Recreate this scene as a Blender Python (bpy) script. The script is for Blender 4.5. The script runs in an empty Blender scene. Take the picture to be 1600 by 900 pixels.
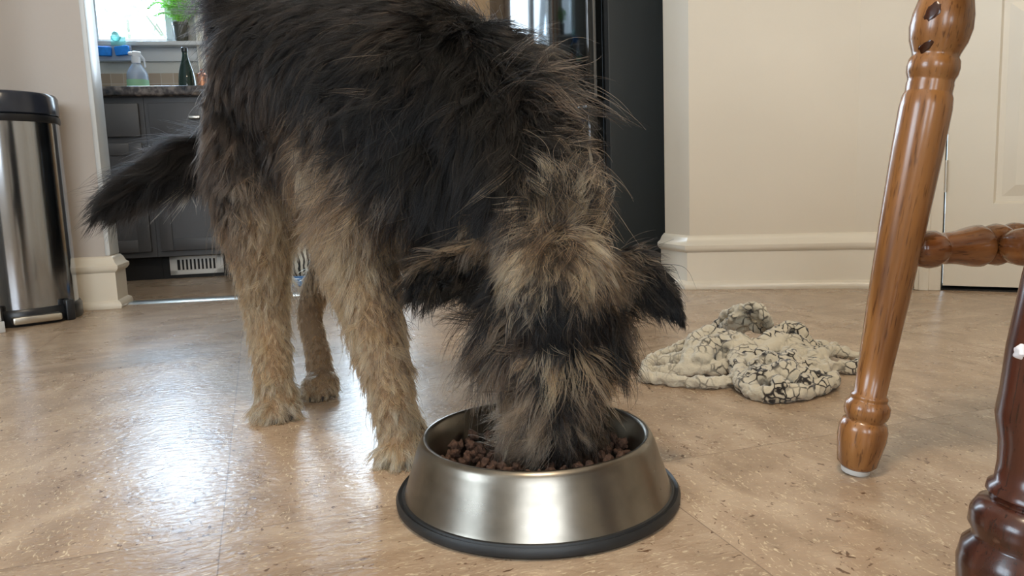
import bpy, bmesh, math, random
import numpy as np
from mathutils import Vector, Matrix, kdtree, noise
from mathutils.bvhtree import BVHTree

random.seed(7)
RNG = np.random.default_rng(7)
C = bpy.context.scene.collection
SC = bpy.context.scene

# ------------------------------------------------------------------ camera
FPX = 1200.0                      # focal length in pixels of a 1600 px wide frame
PITCH, ROLL, CAMH = math.radians(7.5), math.radians(2.1), 0.34
F0 = Vector((0, math.cos(PITCH), -math.sin(PITCH)))
R0, U0 = Vector((1, 0, 0)), Vector((0, math.sin(PITCH), math.cos(PITCH)))
RV = R0 * math.cos(ROLL) - U0 * math.sin(ROLL)
UV = R0 * math.sin(ROLL) + U0 * math.cos(ROLL)
cam_d = bpy.data.cameras.new('camera')
cam_d.sensor_width = 36.0
cam_d.lens = FPX / 1600 * 36
cam_d.clip_start = 0.02
cam = bpy.data.objects.new('camera', cam_d)
C.objects.link(cam)
m = Matrix.Identity(4)
for i in range(3):
    m[i][0], m[i][1], m[i][2] = RV[i], UV[i], -F0[i]
m[2][3] = CAMH
cam.matrix_world = m
SC.camera = cam
CP = Vector((0, 0, CAMH))


def ray(px, py):
    return (F0 + RV * ((px - 800) / FPX) - UV * ((py - 450) / FPX)).normalized()


def W(px, py, Y):                 # the point at world depth Y on a sight line
    r = ray(px, py)
    return CP + r * (Y / r.y)


def G(px, py, z=0.0):             # the point on the ground (or at height z)
    r = ray(px, py)
    return CP + r * ((z - CAMH) / r.z)


# ------------------------------------------------------------------ world, lights, exposure
wd = bpy.data.worlds.new('world')
SC.world = wd
wd.use_nodes = True
bg = wd.node_tree.nodes['Background']
bg.inputs[0].default_value = (0.62, 0.82, 1.0, 1)
bg.inputs[1].default_value = 4.0
SC.view_settings.view_transform = 'Standard'
SC.view_settings.look = 'None'
SC.view_settings.exposure = 0.0
SC.view_settings.gamma = 1
SC.view_settings.use_curve_mapping = False
SC.cycles.max_bounces = 8
SC.cycles.diffuse_bounces = 4
SC.cycles.glossy_bounces = 4
SC.cycles.transmission_bounces = 6
SC.cycles.transparent_max_bounces = 8
SC.cycles.sample_clamp_indirect = 4.0


N_UNDER, N_COAT = 100000, 260000
REAR_W, SIDE_W, KWIN_W, ADDED_DOOR_W, LAMP_W = 66, 56, 38, 46, 28


def area(name, loc, target, sx, sy, power, col):
    d = bpy.data.lights.new(name, 'AREA')
    d.shape = 'RECTANGLE'
    d.size, d.size_y, d.energy, d.color = sx, sy, power, col
    o = bpy.data.objects.new(name, d)
    C.objects.link(o)
    o.location = loc
    o.rotation_euler = (Vector(target) - Vector(loc)).to_track_quat('-Z', 'Y').to_euler()
    return o


# ------------------------------------------------------------------ materials
def lin(c):
    c = c / 255
    return c / 12.92 if c <= 0.04045 else ((c + 0.055) / 1.055) ** 2.4


def rgb(r, g, b):
    return (lin(r), lin(g), lin(b), 1)


def mat(name, col, rough=0.5, metal=0.0, **kw):
    mt = bpy.data.materials.new(name)
    mt.use_nodes = True
    b = mt.node_tree.nodes['Principled BSDF']
    b.inputs['Base Color'].default_value = col
    b.inputs['Roughness'].default_value = rough
    b.inputs['Metallic'].default_value = metal
    for k, v in kw.items():
        b.inputs[k.replace('_', ' ')].default_value = v
    return mt


def nn(mt, typ, **kw):
    n = mt.node_tree.nodes.new(typ)
    for k, v in kw.items():
        if hasattr(n, k):
            setattr(n, k, v)
        else:
            n.inputs[k].default_value = v
    return n


def lk(mt, a, b):
    mt.node_tree.links.new(a, b)


def ramp(mt, stops, src=None, interp='LINEAR'):
    r = nn(mt, 'ShaderNodeValToRGB')
    e = r.color_ramp.elements
    r.color_ramp.interpolation = interp
    while len(e) < len(stops):
        e.new(0.5)
    for i, (p, c) in enumerate(stops):
        e[i].position = p
        e[i].color = c
    if src is not None:
        lk(mt, src, r.inputs[0])
    return r


def noisy(mt, scale=8, amt=0.08, bump=0.0, bscale=None, stretch=(1, 1, 1), coord='Object', detail=4):
    """vary the base colour a little and add a bump"""
    b = mt.node_tree.nodes['Principled BSDF']
    tc = nn(mt, 'ShaderNodeTexCoord')
    mp = nn(mt, 'ShaderNodeMapping')
    mp.inputs['Scale'].default_value = stretch
    lk(mt, tc.outputs[coord], mp.inputs[0])
    n = nn(mt, 'ShaderNodeTexNoise')
    n.inputs['Scale'].default_value = scale
    n.inputs['Detail'].default_value = detail
    lk(mt, mp.outputs[0], n.inputs['Vector'])
    c = b.inputs['Base Color'].default_value[:]
    r = ramp(mt, [(0.3, tuple(x * (1 - amt) for x in c[:3]) + (1,)), (0.7, tuple(min(1, x * (1 + amt)) for x in c[:3]) + (1,))], n.outputs['Fac'])
    lk(mt, r.outputs[0], b.inputs['Base Color'])
    if bump:
        n2 = nn(mt, 'ShaderNodeTexNoise')
        n2.inputs['Scale'].default_value = bscale or scale
        lk(mt, mp.outputs[0], n2.inputs['Vector'])
        bp = nn(mt, 'ShaderNodeBump')
        bp.inputs['Strength'].default_value = bump
        bp.inputs['Distance'].default_value = 0.002
        lk(mt, n2.outputs['Fac'], bp.inputs['Height'])
        lk(mt, bp.outputs[0], b.inputs['Normal'])
    return mt


M = {}
M['wall'] = noisy(mat('wall_paint', rgb(212, 200, 181), 0.62), 2.5, 0.03, 0.15, 60)
M['wall2'] = noisy(mat('greige_paint', rgb(184, 175, 167), 0.62), 2.5, 0.03, 0.15, 60)
M['trim'] = noisy(mat('trim_paint', rgb(222, 212, 194), 0.28), 5, 0.02)
M['white_trim'] = noisy(mat('white_trim_paint', rgb(205, 208, 208), 0.35), 5, 0.02)
M['ceiling'] = noisy(mat('ceiling_paint', rgb(235, 230, 220), 0.9), 5, 0.02)
M['door'] = noisy(mat('door_paint', rgb(214, 204, 186), 0.35), 5, 0.02)
M['dark'] = mat('shadow_gap', rgb(30, 26, 22), 0.9)
M['cab'] = noisy(mat('cabinet_paint', rgb(72, 71, 72), 0.45), 6, 0.05)
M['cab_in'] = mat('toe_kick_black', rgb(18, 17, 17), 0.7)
M['black_gloss'] = mat('black_gloss', rgb(14, 15, 15), 0.06)
M['black_matte'] = noisy(mat('black_textured_panel', rgb(44, 46, 44), 0.5), 3, 0.08, 0.2, 400)
M['black_plastic'] = mat('black_plastic', rgb(24, 26, 30), 0.32)
M['rubber'] = noisy(mat('rubber', rgb(26, 27, 28), 0.5), 40, 0.2)
M['chrome'] = mat('chrome', rgb(205, 205, 205), 0.18, 1.0)
M['nickel'] = mat('nickel', rgb(200, 195, 185), 0.3, 1.0)
M['whitemetal'] = mat('white_metal', rgb(205, 203, 198), 0.45)
M['skin'] = mat('dark_skin', rgb(40, 30, 27), 0.6)
M['nose'] = noisy(mat('nose_leather', rgb(16, 14, 14), 0.35), 300, 0.2, 0.5, 400)
M['eye'] = mat('eye_brown', rgb(22, 12, 7), 0.05)
M['claw'] = mat('claw_horn', rgb(40, 33, 28), 0.4)


def steel(name, col, rough, ax=(1, 1, 60), spots=False):
    mt = mat(name, col, rough, 1.0)
    b = mt.node_tree.nodes['Principled BSDF']
    tc = nn(mt, 'ShaderNodeTexCoord')
    mp = nn(mt, 'ShaderNodeMapping')
    mp.inputs['Scale'].default_value = ax
    lk(mt, tc.outputs['Object'], mp.inputs[0])
    n = nn(mt, 'ShaderNodeTexNoise')
    n.inputs['Scale'].default_value = 12
    n.inputs['Detail'].default_value = 6
    lk(mt, mp.outputs[0], n.inputs['Vector'])
    r = nn(mt, 'ShaderNodeMapRange')
    r.inputs['To Min'].default_value = rough * 0.75
    r.inputs['To Max'].default_value = rough * 1.4
    lk(mt, n.outputs['Fac'], r.inputs[0])
    lk(mt, r.outputs[0], b.inputs['Roughness'])
    if spots:
        n3 = nn(mt, 'ShaderNodeTexNoise')
        n3.inputs['Scale'].default_value = 22
        n3.inputs['Detail'].default_value = 8
        lk(mt, tc.outputs['Object'], n3.inputs['Vector'])
        c = col[:3]
        rr = ramp(mt, [(0.35, tuple(x * 0.72 for x in c) + (1,)), (0.62, col)], n3.outputs['Fac'])
        lk(mt, rr.outputs[0], b.inputs['Base Color'])
    return mt


M['steel_can'] = steel('brushed_steel', rgb(164, 167, 172), 0.12, (1, 1, 0.05))
M['steel_bowl'] = steel('worn_steel', rgb(140, 133, 122), 0.28, (1, 1, 8), True)


def wood(name, c1, c2, c3, rough=0.22, scale=(30, 30, 2.2), worn=False):
    mt = mat(name, c1, rough, 0)
    b = mt.node_tree.nodes['Principled BSDF']
    b.inputs['Coat Weight'].default_value = 0.35
    b.inputs['Coat Roughness'].default_value = 0.15
    tc = nn(mt, 'ShaderNodeTexCoord')
    mp = nn(mt, 'ShaderNodeMapping')
    mp.inputs['Scale'].default_value = scale
    lk(mt, tc.outputs['Object'], mp.inputs[0])
    n = nn(mt, 'ShaderNodeTexNoise')
    n.inputs['Scale'].default_value = 1.6
    n.inputs['Detail'].default_value = 5
    n.inputs['Distortion'].default_value = 0.5
    lk(mt, mp.outputs[0], n.inputs['Vector'])
    r = ramp(mt, [(0.3, c2), (0.5, c1), (0.72, c3)], n.outputs['Fac'])
    mp2 = nn(mt, 'ShaderNodeMapping')
    mp2.inputs['Scale'].default_value = (scale[0] * 9, scale[1] * 9, scale[2] * 9)
    lk(mt, tc.outputs['Object'], mp2.inputs[0])
    n2 = nn(mt, 'ShaderNodeTexNoise')
    n2.inputs['Scale'].default_value = 1.5
    n2.inputs['Detail'].default_value = 2
    lk(mt, mp2.outputs[0], n2.inputs['Vector'])
    r2 = ramp(mt, [(0.30, (0.35, 0.3, 0.28, 1)), (0.42, (1, 1, 1, 1))], n2.outputs['Fac'])
    mx = nn(mt, 'ShaderNodeMixRGB', blend_type='MULTIPLY')
    mx.inputs[0].default_value = 0.8
    lk(mt, r.outputs[0], mx.inputs[1])
    lk(mt, r2.outputs[0], mx.inputs[2])
    out = mx.outputs[0]
    if worn:
        n4 = nn(mt, 'ShaderNodeTexNoise')
        n4.inputs['Scale'].default_value = 26
        n4.inputs['Detail'].default_value = 6
        lk(mt, tc.outputs['Object'], n4.inputs['Vector'])
        r4 = ramp(mt, [(0.66, (0, 0, 0, 1)), (0.72, (1, 1, 1, 1))], n4.outputs['Fac'])
        m2 = nn(mt, 'ShaderNodeMixRGB')
        lk(mt, r4.outputs[0], m2.inputs[0])
        lk(mt, out, m2.inputs[1])
        m2.inputs[2].default_value = worn
        out = m2.outputs[0]
    lk(mt, out, b.inputs['Base Color'])
    return mt


M['oak'] = wood('honey_oak', rgb(142, 94, 50), rgb(106, 66, 33), rgb(166, 116, 66), .27)
M['oak_dark'] = mat('dark_varnish', rgb(58, 28, 12), 0.2)
M['mahogany'] = wood('dark_mahogany', rgb(66, 32, 20), rgb(44, 20, 13), rgb(82, 42, 27), 0.25, worn=rgb(120, 90, 72))
M['pine'] = wood('pale_maple', rgb(196, 160, 118), rgb(180, 140, 98), rgb(210, 176, 134), 0.5, (12, 12, 1.5))


def floor_material():
    mt = mat('linoleum_tile', rgb(170, 140, 108), 0.25)
    b = mt.node_tree.nodes['Principled BSDF']
    b.inputs['Coat Weight'].default_value = 0.0
    tc = nn(mt, 'ShaderNodeTexCoord')
    mp = nn(mt, 'ShaderNodeMapping')
    mp.inputs['Rotation'].default_value = (0, 0, math.radians(-18))
    mp.inputs['Location'].default_value = (0.06, 0.11, 0)
    lk(mt, tc.outputs['Object'], mp.inputs[0])
    T = 0.457
    sc = nn(mt, 'ShaderNodeVectorMath', operation='SCALE')
    sc.inputs['Scale'].default_value = 1 / T
    lk(mt, mp.outputs[0], sc.inputs[0])
    fl = nn(mt, 'ShaderNodeVectorMath', operation='FLOOR')
    lk(mt, sc.outputs[0], fl.inputs[0])
    wn = nn(mt, 'ShaderNodeTexWhiteNoise', noise_dimensions='2D')
    lk(mt, fl.outputs[0], wn.inputs['Vector'])
    # streaks, elongated one way or the other per tile
    off = nn(mt, 'ShaderNodeVectorMath', operation='MULTIPLY')
    off.inputs[1].default_value = (7.3, 3.1, 0)
    lk(mt, wn.outputs['Color'], off.inputs[0])

    def streak(s, scale, detail, dist):
        a = nn(mt, 'ShaderNodeVectorMath', operation='MULTIPLY')
        a.inputs[1].default_value = s
        lk(mt, mp.outputs[0], a.inputs[0])
        ad = nn(mt, 'ShaderNodeVectorMath', operation='ADD')
        lk(mt, a.outputs[0], ad.inputs[0])
        lk(mt, off.outputs[0], ad.inputs[1])
        n = nn(mt, 'ShaderNodeTexNoise')
        n.inputs['Scale'].default_value = scale
        n.inputs['Detail'].default_value = detail
        n.inputs['Distortion'].default_value = dist
        lk(mt, ad.outputs[0], n.inputs['Vector'])
        return n.outputs['Fac']

    def both(scale, detail, dist, k=2.6):
        s1 = streak((1, k, 1), scale, detail, dist)
        s2 = streak((k * 0.8, 1, 1), scale, detail, dist)
        mx = nn(mt, 'ShaderNodeMix', data_type='FLOAT')
        th = nn(mt, 'ShaderNodeMath', operation='GREATER_THAN')
        th.inputs[1].default_value = 0.5
        lk(mt, wn.outputs['Value'], th.inputs[0])
        lk(mt, th.outputs[0], mx.inputs[0])
        lk(mt, s1, mx.inputs[2])
        lk(mt, s2, mx.inputs[3])
        return mx.outputs[0]

    base = ramp(mt, [(0.30, rgb(144, 121, 98)), (0.5, rgb(164, 140, 116)), (0.68, rgb(180, 158, 134))], both(9, 6, 0.6))
    lightf = ramp(mt, [(0.585, (0, 0, 0, 1)), (0.68, (1, 1, 1, 1))], both(62, 6, 2.2, 3.2))
    darkf = ramp(mt, [(0.64, (0, 0, 0, 1)), (0.69, (1, 1, 1, 1))], both(80, 4, 1.2, 2.0))
    a = nn(mt, 'ShaderNodeMixRGB')
    lk(mt, lightf.outputs[0], a.inputs[0])
    lk(mt, base.outputs[0], a.inputs[1])
    a.inputs[2].default_value = rgb(208, 190, 160)
    d = nn(mt, 'ShaderNodeMixRGB')
    lk(mt, darkf.outputs[0], d.inputs[0])
    lk(mt, a.outputs[0], d.inputs[1])
    d.inputs[2].default_value = rgb(96, 70, 50)
    # tile tone
    hv = nn(mt, 'ShaderNodeMapRange')
    hv.inputs['To Min'].default_value = 0.93
    hv.inputs['To Max'].default_value = 1.05
    lk(mt, wn.outputs['Value'], hv.inputs[0])
    tm = nn(mt, 'ShaderNodeVectorMath', operation='SCALE')
    lk(mt, d.outputs[0], tm.inputs[0])
    lk(mt, hv.outputs[0], tm.inputs['Scale'])
    # seams
    fr = nn(mt, 'ShaderNodeVectorMath', operation='FRACTION')
    lk(mt, sc.outputs[0], fr.inputs[0])
    sx = nn(mt, 'ShaderNodeSeparateXYZ')
    lk(mt, fr.outputs[0], sx.inputs[0])
    seams = []
    for ax in (0, 1):
        pp = nn(mt, 'ShaderNodeMath', operation='PINGPONG')
        pp.inputs[1].default_value = 0.5
        lk(mt, sx.outputs[ax], pp.inputs[0])
        lt = nn(mt, 'ShaderNodeMath', operation='LESS_THAN')
        lt.inputs[1].default_value = 0.0016
        lk(mt, pp.outputs[0], lt.inputs[0])
        seams.append(lt.outputs[0])
    mxs = nn(mt, 'ShaderNodeMath', operation='MAXIMUM')
    lk(mt, seams[0], mxs.inputs[0])
    lk(mt, seams[1], mxs.inputs[1])
    mlt = nn(mt, 'ShaderNodeMath', operation='MULTIPLY')
    mlt.inputs[1].default_value = 0.55
    lk(mt, mxs.outputs[0], mlt.inputs[0])
    e = nn(mt, 'ShaderNodeMixRGB')
    lk(mt, mlt.outputs[0], e.inputs[0])
    lk(mt, tm.outputs[0], e.inputs[1])
    e.inputs[2].default_value = rgb(84, 64, 48)
    lk(mt, e.outputs[0], b.inputs['Base Color'])
    # gloss and orange peel
    n = nn(mt, 'ShaderNodeTexNoise')
    n.inputs['Scale'].default_value = 5
    n.inputs['Detail'].default_value = 8
    lk(mt, tc.outputs['Object'], n.inputs['Vector'])
    r = nn(mt, 'ShaderNodeMapRange')
    r.inputs['To Min'].default_value = 0.20
    r.inputs['To Max'].default_value = 0.36
    lk(mt, n.outputs['Fac'], r.inputs[0])
    lk(mt, r.outputs[0], b.inputs['Roughness'])
    n2 = nn(mt, 'ShaderNodeTexNoise')
    n2.inputs['Scale'].default_value = 75
    n2.inputs['Detail'].default_value = 3
    n2.inputs['Distortion'].default_value = 0.8
    mp3 = nn(mt, 'ShaderNodeMapping')
    mp3.inputs['Scale'].default_value = (0.8, 1.7, 1)
    lk(mt, mp.outputs[0], mp3.inputs[0])
    lk(mt, mp3.outputs[0], n2.inputs['Vector'])
    bp = nn(mt, 'ShaderNodeBump')
    bp.inputs['Strength'].default_value = 0.6
    bp.inputs['Distance'].default_value = 0.0014
    lk(mt, n2.outputs['Fac'], bp.inputs['Height'])
    lk(mt, bp.outputs[0], b.inputs['Normal'])
    return mt


M['floor'] = floor_material()


# ------------------------------------------------------------------ mesh helpers
def box(bm, lo, hi, bev=0.0, mtx=None, seg=2):
    g = bmesh.ops.create_cube(bm, size=1)
    vs = g['verts']
    lo, hi = Vector(lo), Vector(hi)
    for v in vs:
        v.co = Vector([lo[i] + (v.co[i] + 0.5) * (hi[i] - lo[i]) for i in range(3)])
    if bev:
        es = list({e for v in vs for e in v.link_edges})
        r = bmesh.ops.bevel(bm, geom=es, offset=bev, segments=seg, affect='EDGES', profile=0.5)
        vs = list({v for f in r['faces'] for v in f.verts} | {v for v in vs if v.is_valid})
    if mtx is not None:
        seen = set()
        for v in vs:
            if v.is_valid and v not in seen:
                seen.add(v)
                v.co = mtx @ v.co
    return vs


def lathe(bm, prof, seg=48, mtx=None, close=False):
    """prof: [(r, z)] revolved about z"""
    rings = []
    for r, z in prof:
        if r < 1e-6:
            co = Vector((0, 0, z))
            rings.append([bm.verts.new(mtx @ co if mtx else co)])
        else:
            rg = []
            for k in range(seg):
                a = 2 * math.pi * k / seg
                co = Vector((r * math.cos(a), r * math.sin(a), z))
                rg.append(bm.verts.new(mtx @ co if mtx else co))
            rings.append(rg)
    for A, B in zip(rings, rings[1:] + ([rings[0]] if close else [])):
        if len(A) == 1 and len(B) == 1:
            continue
        for k in range(seg):
            k2 = (k + 1) % seg
            if len(A) == 1:
                bm.faces.new((A[0], B[k2], B[k]))
            elif len(B) == 1:
                bm.faces.new((A[k], A[k2], B[0]))
            else:
                bm.faces.new((A[k], A[k2], B[k2], B[k]))


def smooth_prof(pts, n=6):
    """Catmull-Rom through a profile"""
    out = []
    P = [pts[0]] + list(pts) + [pts[-1]]
    for i in range(1, len(P) - 2):
        for s in range(n):
            t = s / n
            q = []
            for d in range(len(pts[0])):
                a, b, c, e = P[i - 1][d], P[i][d], P[i + 1][d], P[i + 2][d]
                q.append(0.5 * (2 * b + (c - a) * t + (2 * a - 5 * b + 4 * c - e) * t * t + (3 * b - a - 3 * c + e) * t ** 3))
            out.append(tuple(q))
    out.append(tuple(pts[-1]))
    return out


def tube(bm, pts, seg=14, caps=True, flat=None):
    """pts: [(Vector, r)]; a closed tapering tube with rounded ends"""
    P = [p for p, r in pts]
    R = [r for p, r in pts]
    n = len(P)
    T = [(P[min(i + 1, n - 1)] - P[max(i - 1, 0)]).normalized() for i in range(n)]
    up = Vector((0, 0, 1)) if abs(T[0].z) < 0.9 else Vector((1, 0, 0))
    X = (up - T[0] * up.dot(T[0])).normalized()
    st = []
    if caps:
        for k in (0, 1, 2):
            a = (k / 3) * math.pi / 2
            st.append((P[0] - T[0] * R[0] * math.cos(a), max(R[0] * math.sin(a), 1e-7), 0))
    for i in range(n):
        st.append((P[i], R[i], i))
    if caps:
        for k in (2, 1, 0):
            a = (k / 3) * math.pi / 2
            st.append((P[-1] + T[-1] * R[-1] * math.cos(a), max(R[-1] * math.sin(a), 1e-7), n - 1))
    rings = []
    last = 0
    for p, r, i in st:
        t = T[i]
        X = (X - t * X.dot(t)).normalized()
        Yv = t.cross(X)
        if r < 1e-6:
            rings.append([bm.verts.new(p)])
        else:
            rings.append([bm.verts.new(p + (X * math.cos(2 * math.pi * k / seg) + Yv * math.sin(2 * math.pi * k / seg)) * r) for k in range(seg)])
    for A, B in zip(rings, rings[1:]):
        for k in range(seg):
            k2 = (k + 1) % seg
            if len(A) == 1:
                bm.faces.new((A[0], B[k2], B[k]))
            elif len(B) == 1:
                bm.faces.new((A[k], A[k2], B[0]))
            else:
                bm.faces.new((A[k], A[k2], B[k2], B[k]))
    if not caps:
        bm.faces.new(rings[0])
        bm.faces.new(list(reversed(rings[-1])))


def catmull(pts, n=5):
    """pts [(Vector, r)] -> smooth list"""
    raw = [(p.x, p.y, p.z, r) for p, r in pts]
    return [(Vector(q[:3]), max(q[3], 1e-4)) for q in smooth_prof(raw, n)]


def ball(bm, c, r, sc=(1, 1, 1), rot=None, sub=3):
    g = bmesh.ops.create_icosphere(bm, subdivisions=sub, radius=1)
    mm = Matrix.Translation(c) @ (rot.to_4x4() if rot else Matrix.Identity(4)) @ Matrix.Diagonal((r * sc[0], r * sc[1], r * sc[2], 1))
    for v in g['verts']:
        v.co = mm @ v.co
    return g['verts']


def prism(bm, pts, axis_vec, mtx=None):
    """extrude a closed polygon (list of Vectors) by axis_vec"""
    A = [bm.verts.new(mtx @ p if mtx else p) for p in pts]
    B = [bm.verts.new((mtx @ (p + axis_vec)) if mtx else (p + axis_vec)) for p in pts]
    n = len(A)
    bm.faces.new(A)
    bm.faces.new(list(reversed(B)))
    for i in range(n):
        j = (i + 1) % n
        bm.faces.new((A[j], A[i], B[i], B[j]))


def obj(name, bm, m, parent=None, smooth=True, angle=40):
    bmesh.ops.recalc_face_normals(bm, faces=bm.faces[:])
    me = bpy.data.meshes.new(name)
    bm.to_mesh(me)
    bm.free()
    for mm in (m if isinstance(m, (list, tuple)) else [m]):
        me.materials.append(mm)
    if smooth:
        me.shade_smooth()
        try:
            me.set_sharp_from_angle(angle=math.radians(angle))
        except Exception:
            pass
    o = bpy.data.objects.new(name, me)
    C.objects.link(o)
    if parent:
        o.parent = parent
        o.matrix_parent_inverse = parent.matrix_world.inverted() if False else Matrix.Identity(4)
    return o


def BM():
    return bmesh.new()


def tag(o, label=None, cat=None, group=None, kind=None):
    for k, v in (('label', label), ('category', cat), ('group', group), ('kind', kind)):
        if v:
            o[k] = v
    return o


def thing(name, label, cat, loc=(0, 0, 0), rz=0.0, group=None):
    o = bpy.data.objects.new(name, None)
    o.empty_display_size = 0.05
    C.objects.link(o)
    o.location = loc
    o.rotation_euler = (0, 0, rz)
    return tag(o, label, cat, group)


def struct(name, bm, m, parent=None, smooth=True):
    o = obj(name, bm, m, parent, smooth)
    if parent is None:
        o['kind'] = 'structure'
    return o


def frame(origin, ang):
    """local frame: x along a wall, y into it, z up"""
    return Matrix.Translation(origin) @ Matrix.Rotation(ang, 4, 'Z')


# ------------------------------------------------------------------ the setting
def poly_wall(bm, p, q, z0, z1, th, back=1):
    """wall slab between plan points p and q, thickness th towards the left of p->q (back=1)"""
    p, q = Vector((p[0], p[1], 0)), Vector((q[0], q[1], 0))
    d = (q - p).normalized()
    n = Vector((-d.y, d.x, 0)) * back * th
    prism(bm, [p + Vector((0, 0, z0)), q + Vector((0, 0, z0)), q + n + Vector((0, 0, z0)), p + n + Vector((0, 0, z0))], Vector((0, 0, z1 - z0)))


BASE_PROF = [(0, 0), (.024, 0), (.027, .008), (.023, .020), (.014, .026), (.014, .116), (.019, .119), (.025, .128), (.025, .138),
             (.017, .145), (.012, .158), (.006, .166), (0, .168)]


def baseboard(name, path, side, mt=None, sc=1.0):
    """sweep the moulding profile along a plan polyline; side = +1 to the right of the path"""
    bm = BM()
    P = [Vector((p[0], p[1], 0)) for p in path]
    rings = []
    for i, p in enumerate(P):
        ns = []
        for a, b in ((i - 1, i), (i, i + 1)):
            if 0 <= a and b < len(P):
                d = (P[b] - P[a]).normalized()
                ns.append(Vector((d.y, -d.x, 0)) * side)
        nrm = ns[0] if len(ns) == 1 else (ns[0] + ns[1]) / (1 + ns[0].dot(ns[1]))
        rings.append([bm.verts.new(p + nrm * y * sc + Vector((0, 0, z * sc))) for y, z in BASE_PROF])
    for A, B in zip(rings, rings[1:]):
        for k in range(len(A)):
            k2 = (k + 1) % len(A)
            bm.faces.new((A[k], A[k2], B[k2], B[k]))
    bm.faces.new(rings[0])
    bm.faces.new(list(reversed(rings[-1])))
    return struct(name, bm, mt or M['trim'])


H = 2.5
A0, A1 = (0.563, 2.409), (1.038, 2.306)
WB = math.radians(-31)
B1 = (A1[0] + 0.16 * math.cos(WB), A1[1] + 0.16 * math.sin(WB))
LE = G(180, 481)                              # corner of the wall stub on the left
LA = math.radians(14)
LL = (LE.x - 1.45 * math.cos(LA), LE.y - 1.45 * math.sin(LA))
KA = math.radians(11)
KO = Vector((-1.631, 3.249, 0))              # cabinet toe line
KF = frame(KO, KA)
KI = KF.inverted()
BD = 0.60                                     # back wall behind the toe line


def onwall(px, py, yl):
    """the point in kitchen coordinates where a sight line meets the plane y = yl"""
    o, d = KI @ CP, KI.to_3x3() @ ray(px, py)
    return o + d * ((yl - o.y) / d.y)


bm = BM()
box(bm, (-4.5, -3.2, -0.08), (4.2, 6.2, 0))
struct('floor', bm, M['floor'], smooth=False)
bm = BM()
box(bm, (-4.5, -3.2, H), (4.2, 6.2, H + 0.1))
struct('ceiling', bm, M['ceiling'], smooth=False)

# wall with the chamfered end, right of the refrigerator
AE = W(1040, 440, 2.56)
bm = BM()
prism(bm, [Vector((*A0, 0)), Vector((*A1, 0)), Vector((A1[0] + .05, A1[1] + .3, 0)), Vector((AE.x + .02, AE.y + .06, 0)), Vector((AE.x, AE.y, 0))], Vector((0, 0, H)))
struct('wall_back', bm, M['wall'], smooth=False)
baseboard('baseboard_back', [(AE.x + .01, AE.y + .04), (AE.x, AE.y), A0, A1, B1], 1)

# wall with the door
wf = frame(Vector((A1[0], A1[1], 0)), WB)
DX0 = 0.233
DW, DH = 0.78, 2.03
bm = BM()
box(bm, (0, 0, 0), (DX0 - .004, .14, H), mtx=wf)
box(bm, (DX0 + DW + .004, 0, 0), (2.1, .14, H), mtx=wf)
box(bm, (DX0 - .004, 0, DH + .01), (DX0 + DW + .004, .14, H), mtx=wf)
struct('wall_door_side', bm, M['wall'], smooth=False)
bm = BM()
for x0, x1, z0, z1 in ((DX0 - .072, DX0 - .004, 0, DH + .07), (DX0 + DW + .004, DX0 + DW + .07, 0, DH + .07), (DX0 - .072, DX0 + DW + .07, DH + .01, DH + .08)):
    box(bm, (x0, -.016, z0), (x1, 0, z1), .004, wf)
    box(bm, (x0 + .012, -.022, z0), (x1 - .03, -.014, z1), .003, wf)
struct('trim_1', bm, M['trim'])
# the panelled door, standing in its frame
dr = thing('door_1', None, None)
dr['kind'] = 'structure'
bm = BM()
xs = [DX0, DX0 + .115, DX0 + .345, DX0 + .435, DX0 + .665, DX0 + DW]
zs = [.014, .245, .80, .92, 1.55, 1.64, 1.90, DH]
for i in range(5):
    for j in range(7):
        if i in (1, 3) and j in (1, 3, 5):
            x0, x1, z0, z1 = xs[i], xs[i + 1], zs[j], zs[j + 1]
            # sticking slope down, then a raised field
            rg = []
            for ins, y in ((0, .004), (.006, .016), (.02, .016), (.05, .007)):
                rg.append([wf @ Vector(c) for c in ((x0 + ins, y, z0 + ins), (x1 - ins, y, z0 + ins), (x1 - ins, y, z1 - ins), (x0 + ins, y, z1 - ins))])
            rv = [[bm.verts.new(c) for c in r] for r in rg]
            for A, B in zip(rv, rv[1:]):
                for k in range(4):
                    bm.faces.new((A[k], A[(k + 1) % 4], B[(k + 1) % 4], B[k]))
            bm.faces.new(rv[-1])
        else:
            v = [bm.verts.new(wf @ Vector(c)) for c in ((xs[i], .004, zs[j]), (xs[i + 1], .004, zs[j]), (xs[i + 1], .004, zs[j + 1]), (xs[i], .004, zs[j + 1]))]
            bm.faces.new(v)
box(bm, (DX0, .020, .014), (DX0 + DW, .04, DH), mtx=wf)
box(bm, (DX0, .004, .0135), (DX0 + DW, .021, .0142), mtx=wf)
obj('door_leaf', bm, M['door'], dr, smooth=False)
bm = BM()
for z in (.28, 1.0, 1.8):
    lathe(bm, [(0, z), (.006, z), (.006, z + .09), (0, z + .09)], 12, wf @ Matrix.Translation((DX0 - .002, -.003, 0)))
obj('hinge', bm, M['nickel'], dr)
bm = BM()
lathe(bm, [(0, .0), (.03, 0), (.03, .008), (.012, .012), (.012, .04), (.028, .05), (.03, .065), (.02, .078), (0, .08)], 24,
      wf @ Matrix.Translation((DX0 + DW - .07, .004, .96)) @ Matrix.Rotation(math.radians(90), 4, 'X'))
obj('door_knob', bm, M['nickel'], dr)
bm = BM()
box(bm, (DX0 - .004, .006, .0), (DX0 + DW + .004, .13, .004), mtx=wf)  # strip under the door, coloured dark for the shade in the gap
struct('trim_2', bm, M['dark'], smooth=False)
bm = BM()
box(bm, (DX0 + .0, .10, .004), (DX0 + DW, .13, DH), mtx=wf)  # dark sheet that paints the shade behind the door gap
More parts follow.
